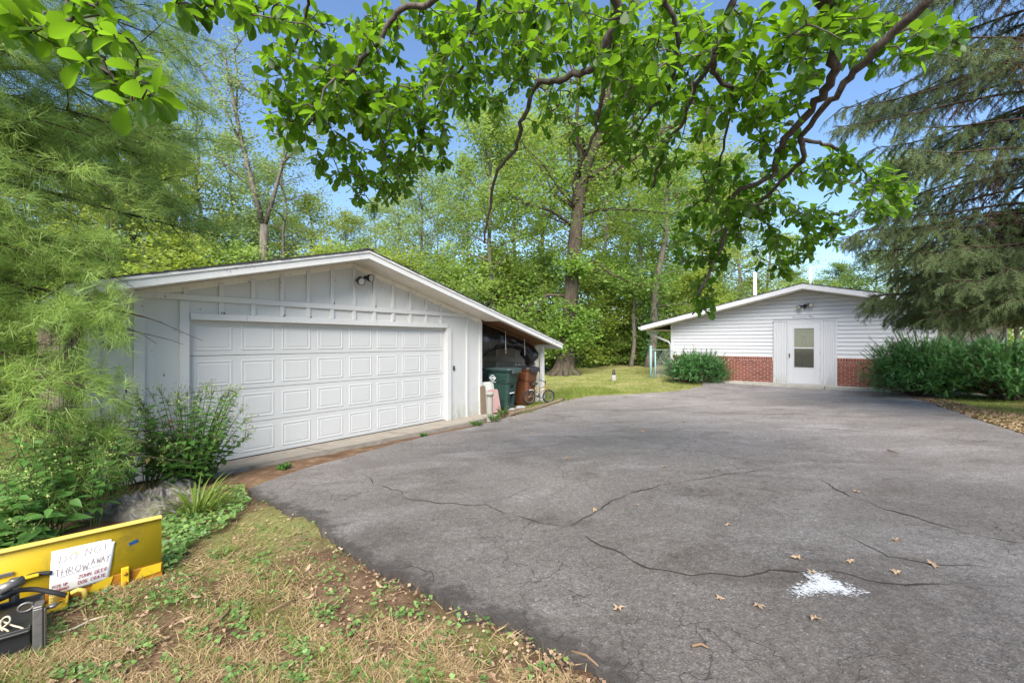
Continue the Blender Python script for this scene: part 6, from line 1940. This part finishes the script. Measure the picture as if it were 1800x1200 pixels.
# short living grass in patches
px, py = sample_px(fg_px, 24000, lambda a, b: np.clip(nz(a, b, 110, 7) * 1.7 + .22 + (b < 1010) * .30 + np.exp(-((a - 480) ** 2 + (b - 985) ** 2) / 6000) * .8 + ((a > 290) & (a < 560) & (b < 1020)) * .25, 0.03, 1) * edge_w(a, b))
x, y = Gv(px, py); n = len(x)
stuff_scatter('short_grass', 'thin short green grass in the left foreground', 'grass', x, y, NEEDLE_V, NEEDLE_F, rand_dirs(n, .25, .95), norm(rng.normal(0, 1, (n, 3))), np.stack([rng.uniform(.002, .004, n), rng.uniform(.03, .075, n), np.ones(n)], -1), M['grass'], .0)
# creeping heart-leaved ground cover
HEART_V = np.array([(0, .08, 0), (.42, -.05, .06), (.55, .35, .10), (0, 1, 0), (-.55, .35, .10), (-.42, -.05, .06)]) ; HEART_F = np.array([(0, 1, 2), (0, 2, 3), (0, 3, 4), (0, 4, 5)])
px, py = sample_px(fg_px, 6500, lambda a, b: np.clip(nz(a, b, 55, 11) * 1.5 + .10 + (b > 1040) * .08 + ((a < 330) & (b < 1080)) * .5, 0.015, 1) * np.clip((1080 - a) / 450, .05, 1))
x, y = Gv(px, py); n = len(x)
stuff_scatter('creeping_cover', 'small heart-shaped green ground cover among the dry grass', 'ground cover', x, y, HEART_V, HEART_F, rand_dirs(n, -.2, .3), norm(UP + rng.normal(0, .45, (n, 3))), rng.uniform(.009, .027, n), M['clover'], .022)
# leaf crumbs and bark bits
px, py = sample_px(fg_px, 4200, lambda a, b: np.clip(.35 + nz(a, b, 70, 17) * 1.2 + (a > 520) * .25, .1, 1))
x, y = Gv(px, py); n = len(x)
stuff_scatter('leaf_litter', 'brown crumbled leaf litter in the left foreground', 'leaf litter', x, y, DIAMOND_V * np.array([1.2, 1, 1.5]), DIAMOND_F, rand_dirs(n, -.15, .3), norm(UP + rng.normal(0, .5, (n, 3))), rng.uniform(.008, .032, n), M['deadleaf'], .010)
# greener weeds round the blade and tarp
wp_px = [(285, 1010), (285, 905), (330, 870), (425, 855), (440, 890), (400, 930), (340, 960), (310, 1000)]
px, py = sample_px(wp_px, 1300); x, y = Gv(px, py); n = len(x)
stuff_scatter('creeping_weeds', 'bright green creeping weeds at the right end of the yellow blade', 'weeds', x, y, HEART_V, HEART_F, rand_dirs(n, -.1, .5), norm(UP + rng.normal(0, .5, (n, 3))), rng.uniform(.018, .045, n), M['clover'], .05)
# grass fringe by the carts and along the lawn edge
for nm, lab, poly, n_, L in (('edge_grass', 'lush grass fringe along the asphalt from the carts to the lawn', [(905, 732), (935, 712), (975, 690), (1000, 682), (1060, 680), (1100, 690), (1030, 697), (975, 712), (930, 727)], 7000, .16),
                             ('verge_grass', 'mixed grass and litter verge right of the asphalt under the yews', [(1640, 706), (1700, 690), (1830, 690), (1830, 775), (1800, 764), (1740, 744), (1690, 726)], 7000, .10)):
    px, py = sample_px(poly, n_)
    pts = np.array([G(a, b) for a, b in zip(px, py)]); n = len(pts)
    z = np.array([gz(a, b) for a, b in pts])
    o = link(nm, scatter(nm, NEEDLE_V, NEEDLE_F, np.stack([pts[:, 0], pts[:, 1], z], -1), frames(rand_dirs(n, .3, .95), norm(rng.normal(0, 1, (n, 3)))), np.stack([rng.uniform(.005, .010, n), rng.uniform(.35, 1, n) * L, np.ones(n)], -1), rng.uniform(0, 1, n)), None, M['grass'])
    tag(o, lab, 'grass', kind='stuff')
poly = [(960, 655), (1010, 654), (1142, 646), (1150, 668), (1235, 674), (1228, 681), (1170, 689), (1030, 696), (960, 706)]
px, py = sample_px(poly, 14000)
pts = np.array([G(a, b) for a, b in zip(px, py)]); n = len(pts); z = np.array([gz(a, b) for a, b in pts])
o = link('lawn_grass', scatter('lawn_grass', NEEDLE_V, NEEDLE_F, np.stack([pts[:, 0], pts[:, 1], z], -1), frames(rand_dirs(n, .2, .9), norm(rng.normal(0, 1, (n, 3)))), np.stack([rng.uniform(.008, .014, n), rng.uniform(.03, .08, n), np.ones(n)], -1), rng.uniform(0, 1, n)), None, M['grass'])
tag(o, 'thin yellowing mown grass of the lawn beside the oak', 'grass', kind='stuff')
# leaf litter on the right verge, under the yews, along the edging and the seam of the drive
for nm, lab, poly, n_ in (('verge_litter', 'brown needle and leaf litter right of the asphalt', [(1600, 700), (1650, 700), (1720, 720), (1830, 735), (1830, 780), (1790, 762), (1730, 742), (1680, 725)], 6000),
                          ('edge_litter', 'dry brown leaves gathered along the asphalt edge by the carts', [(890, 738), (930, 722), (985, 706), (1035, 694), (1035, 699), (985, 711), (930, 727), (895, 742)], 420),
                          ('oak_litter', 'fallen leaves and twigs at the foot of the oak and the lawn edge', [(1000, 668), (1120, 666), (1160, 675), (1225, 680), (1180, 688), (1040, 690)], 300)):
    px, py = sample_px(poly, n_); pts = np.array([G(a, b) for a, b in zip(px, py)]); n = len(pts); z = np.array([gz(a, b) for a, b in pts]) + .03
    o = link(nm, scatter(nm, DIAMOND_V * np.array([1.3, 1, 1.5]), DIAMOND_F, np.stack([pts[:, 0], pts[:, 1], z], -1), frames(rand_dirs(n, -.15, .25), norm(UP + rng.normal(0, .5, (n, 3)))), rng.uniform(.014, .055, n), rng.uniform(0, 1, n) ** 1.6), None, M['deadleaf'])
    tag(o, lab, 'leaf litter', kind='stuff')

# --- fallen leaves one can count
def lobed(seed):
    r_ = np.random.default_rng(seed); m = MB(); N = 15
    vv = [(0, 0, .012)]
    for i in range(N):
        a = 2 * math.pi * i / N; rr = (.055 if i % 3 == 0 else .026) * r_.uniform(.8, 1.2)
        vv.append((rr * math.cos(a), rr * 1.2 * math.sin(a), r_.uniform(.002, .026)))
    m.add(vv, [(0, 1 + i, 1 + (i + 1) % N) for i in range(N)])
    m.tube([(0, -.04, .01), (.006, -.075, .018)], .0015, 4, False)
    me = m.mesh('fallen_leaf'); me.materials.append(M['deadleaf'])
    a_ = me.attributes.new('tint', 'FLOAT', 'POINT'); a_.data.foreach_set('value', np.full(len(me.vertices), .72, np.float32))
    return me
lm_ = [lobed(1), lobed(2), lobed(3)]
ov = np_mesh('fallen_leaf', np.array(MAG_V) * .09 * np.array([.72, 1, -2.6]) + np.array([0, -.06, .010]), MAG_F, np.full(len(MAG_V), .85)); ov.materials.append(M['deadleaf'])
for px, py in [(996, 809), (1167, 825), (1265, 832), (1045, 902), (1120, 893), (1505, 870), (1575, 957), (1401, 990), (1495, 996), (1427, 1016), (1575, 1016), (1640, 1002), (1265, 1061), (1334, 1076), (1087, 1081), (1432, 1098), (935, 765), (1130, 761), (1347, 779), (1200, 745), (1065, 730), (1240, 702), (1000, 745), (960, 740), (1280, 930)]:
    x, y = G(px, py)
    o = link('fallen_leaf', lm_[int(rng.integers(3))]); o.location = (x, y, dtop(x, y) + .004); o.rotation_euler = (rng.normal(0, .15), rng.normal(0, .15), rng.uniform(0, 6.28)); s = rng.uniform(.40, .78); o.scale = (s, s, s)
    tag(o, 'small curled tan leaf lying on the asphalt', 'leaf', 'fallen leaves on the driveway')
for px, py in [(541, 1006), (548, 1056), (400, 1115), (320, 1101), (227, 1153), (341, 1056), (627, 1172), (665, 1035)]:
    x, y = G(px, py)
    o = link('fallen_leaf', ov if rng.uniform() < .6 else lm_[int(rng.integers(3))]); o.location = (x, y, gz(x, y) + .022); o.scale = (.72, .72, .72); o.rotation_euler = (rng.normal(0, .2), rng.normal(0, .2), rng.uniform(0, 6.28))
    tag(o, 'dry tan leaf lying on the dead grass of the left foreground', 'leaf', 'fallen leaves on the grass')
for lab, a, b, dz in (('short pale stick lying on the right part of the asphalt', (1560, 796), (1583, 803), 1), ('short pale stick lying on the asphalt near the bottom edge', (1216, 1149), (1246, 1152), 1), ('thin bent twig at the asphalt edge at the bottom of the photo', (1005, 1155), (1052, 1182), 0), ('dark stick lying in the dry grass', (470, 1085), (520, 1062), 0), ('pale straw-like stick in the dry grass near the plow', (380, 1102), (405, 1078), 0)):
    p, q = G(*a), G(*b); m = MB()
    zf = (lambda x, y: dtop(x, y) + .012) if dz else (lambda x, y: gz(x, y) + .03)
    mid = ((p[0] + q[0]) / 2 + .01, (p[1] + q[1]) / 2 + .015)
    m.tube([(*p, zf(*p)), (*mid, zf(*mid) + .004), (*q, zf(*q))], [.007, .006, .004], 6); tag(m.build('stick', M['twig']), lab, 'stick')
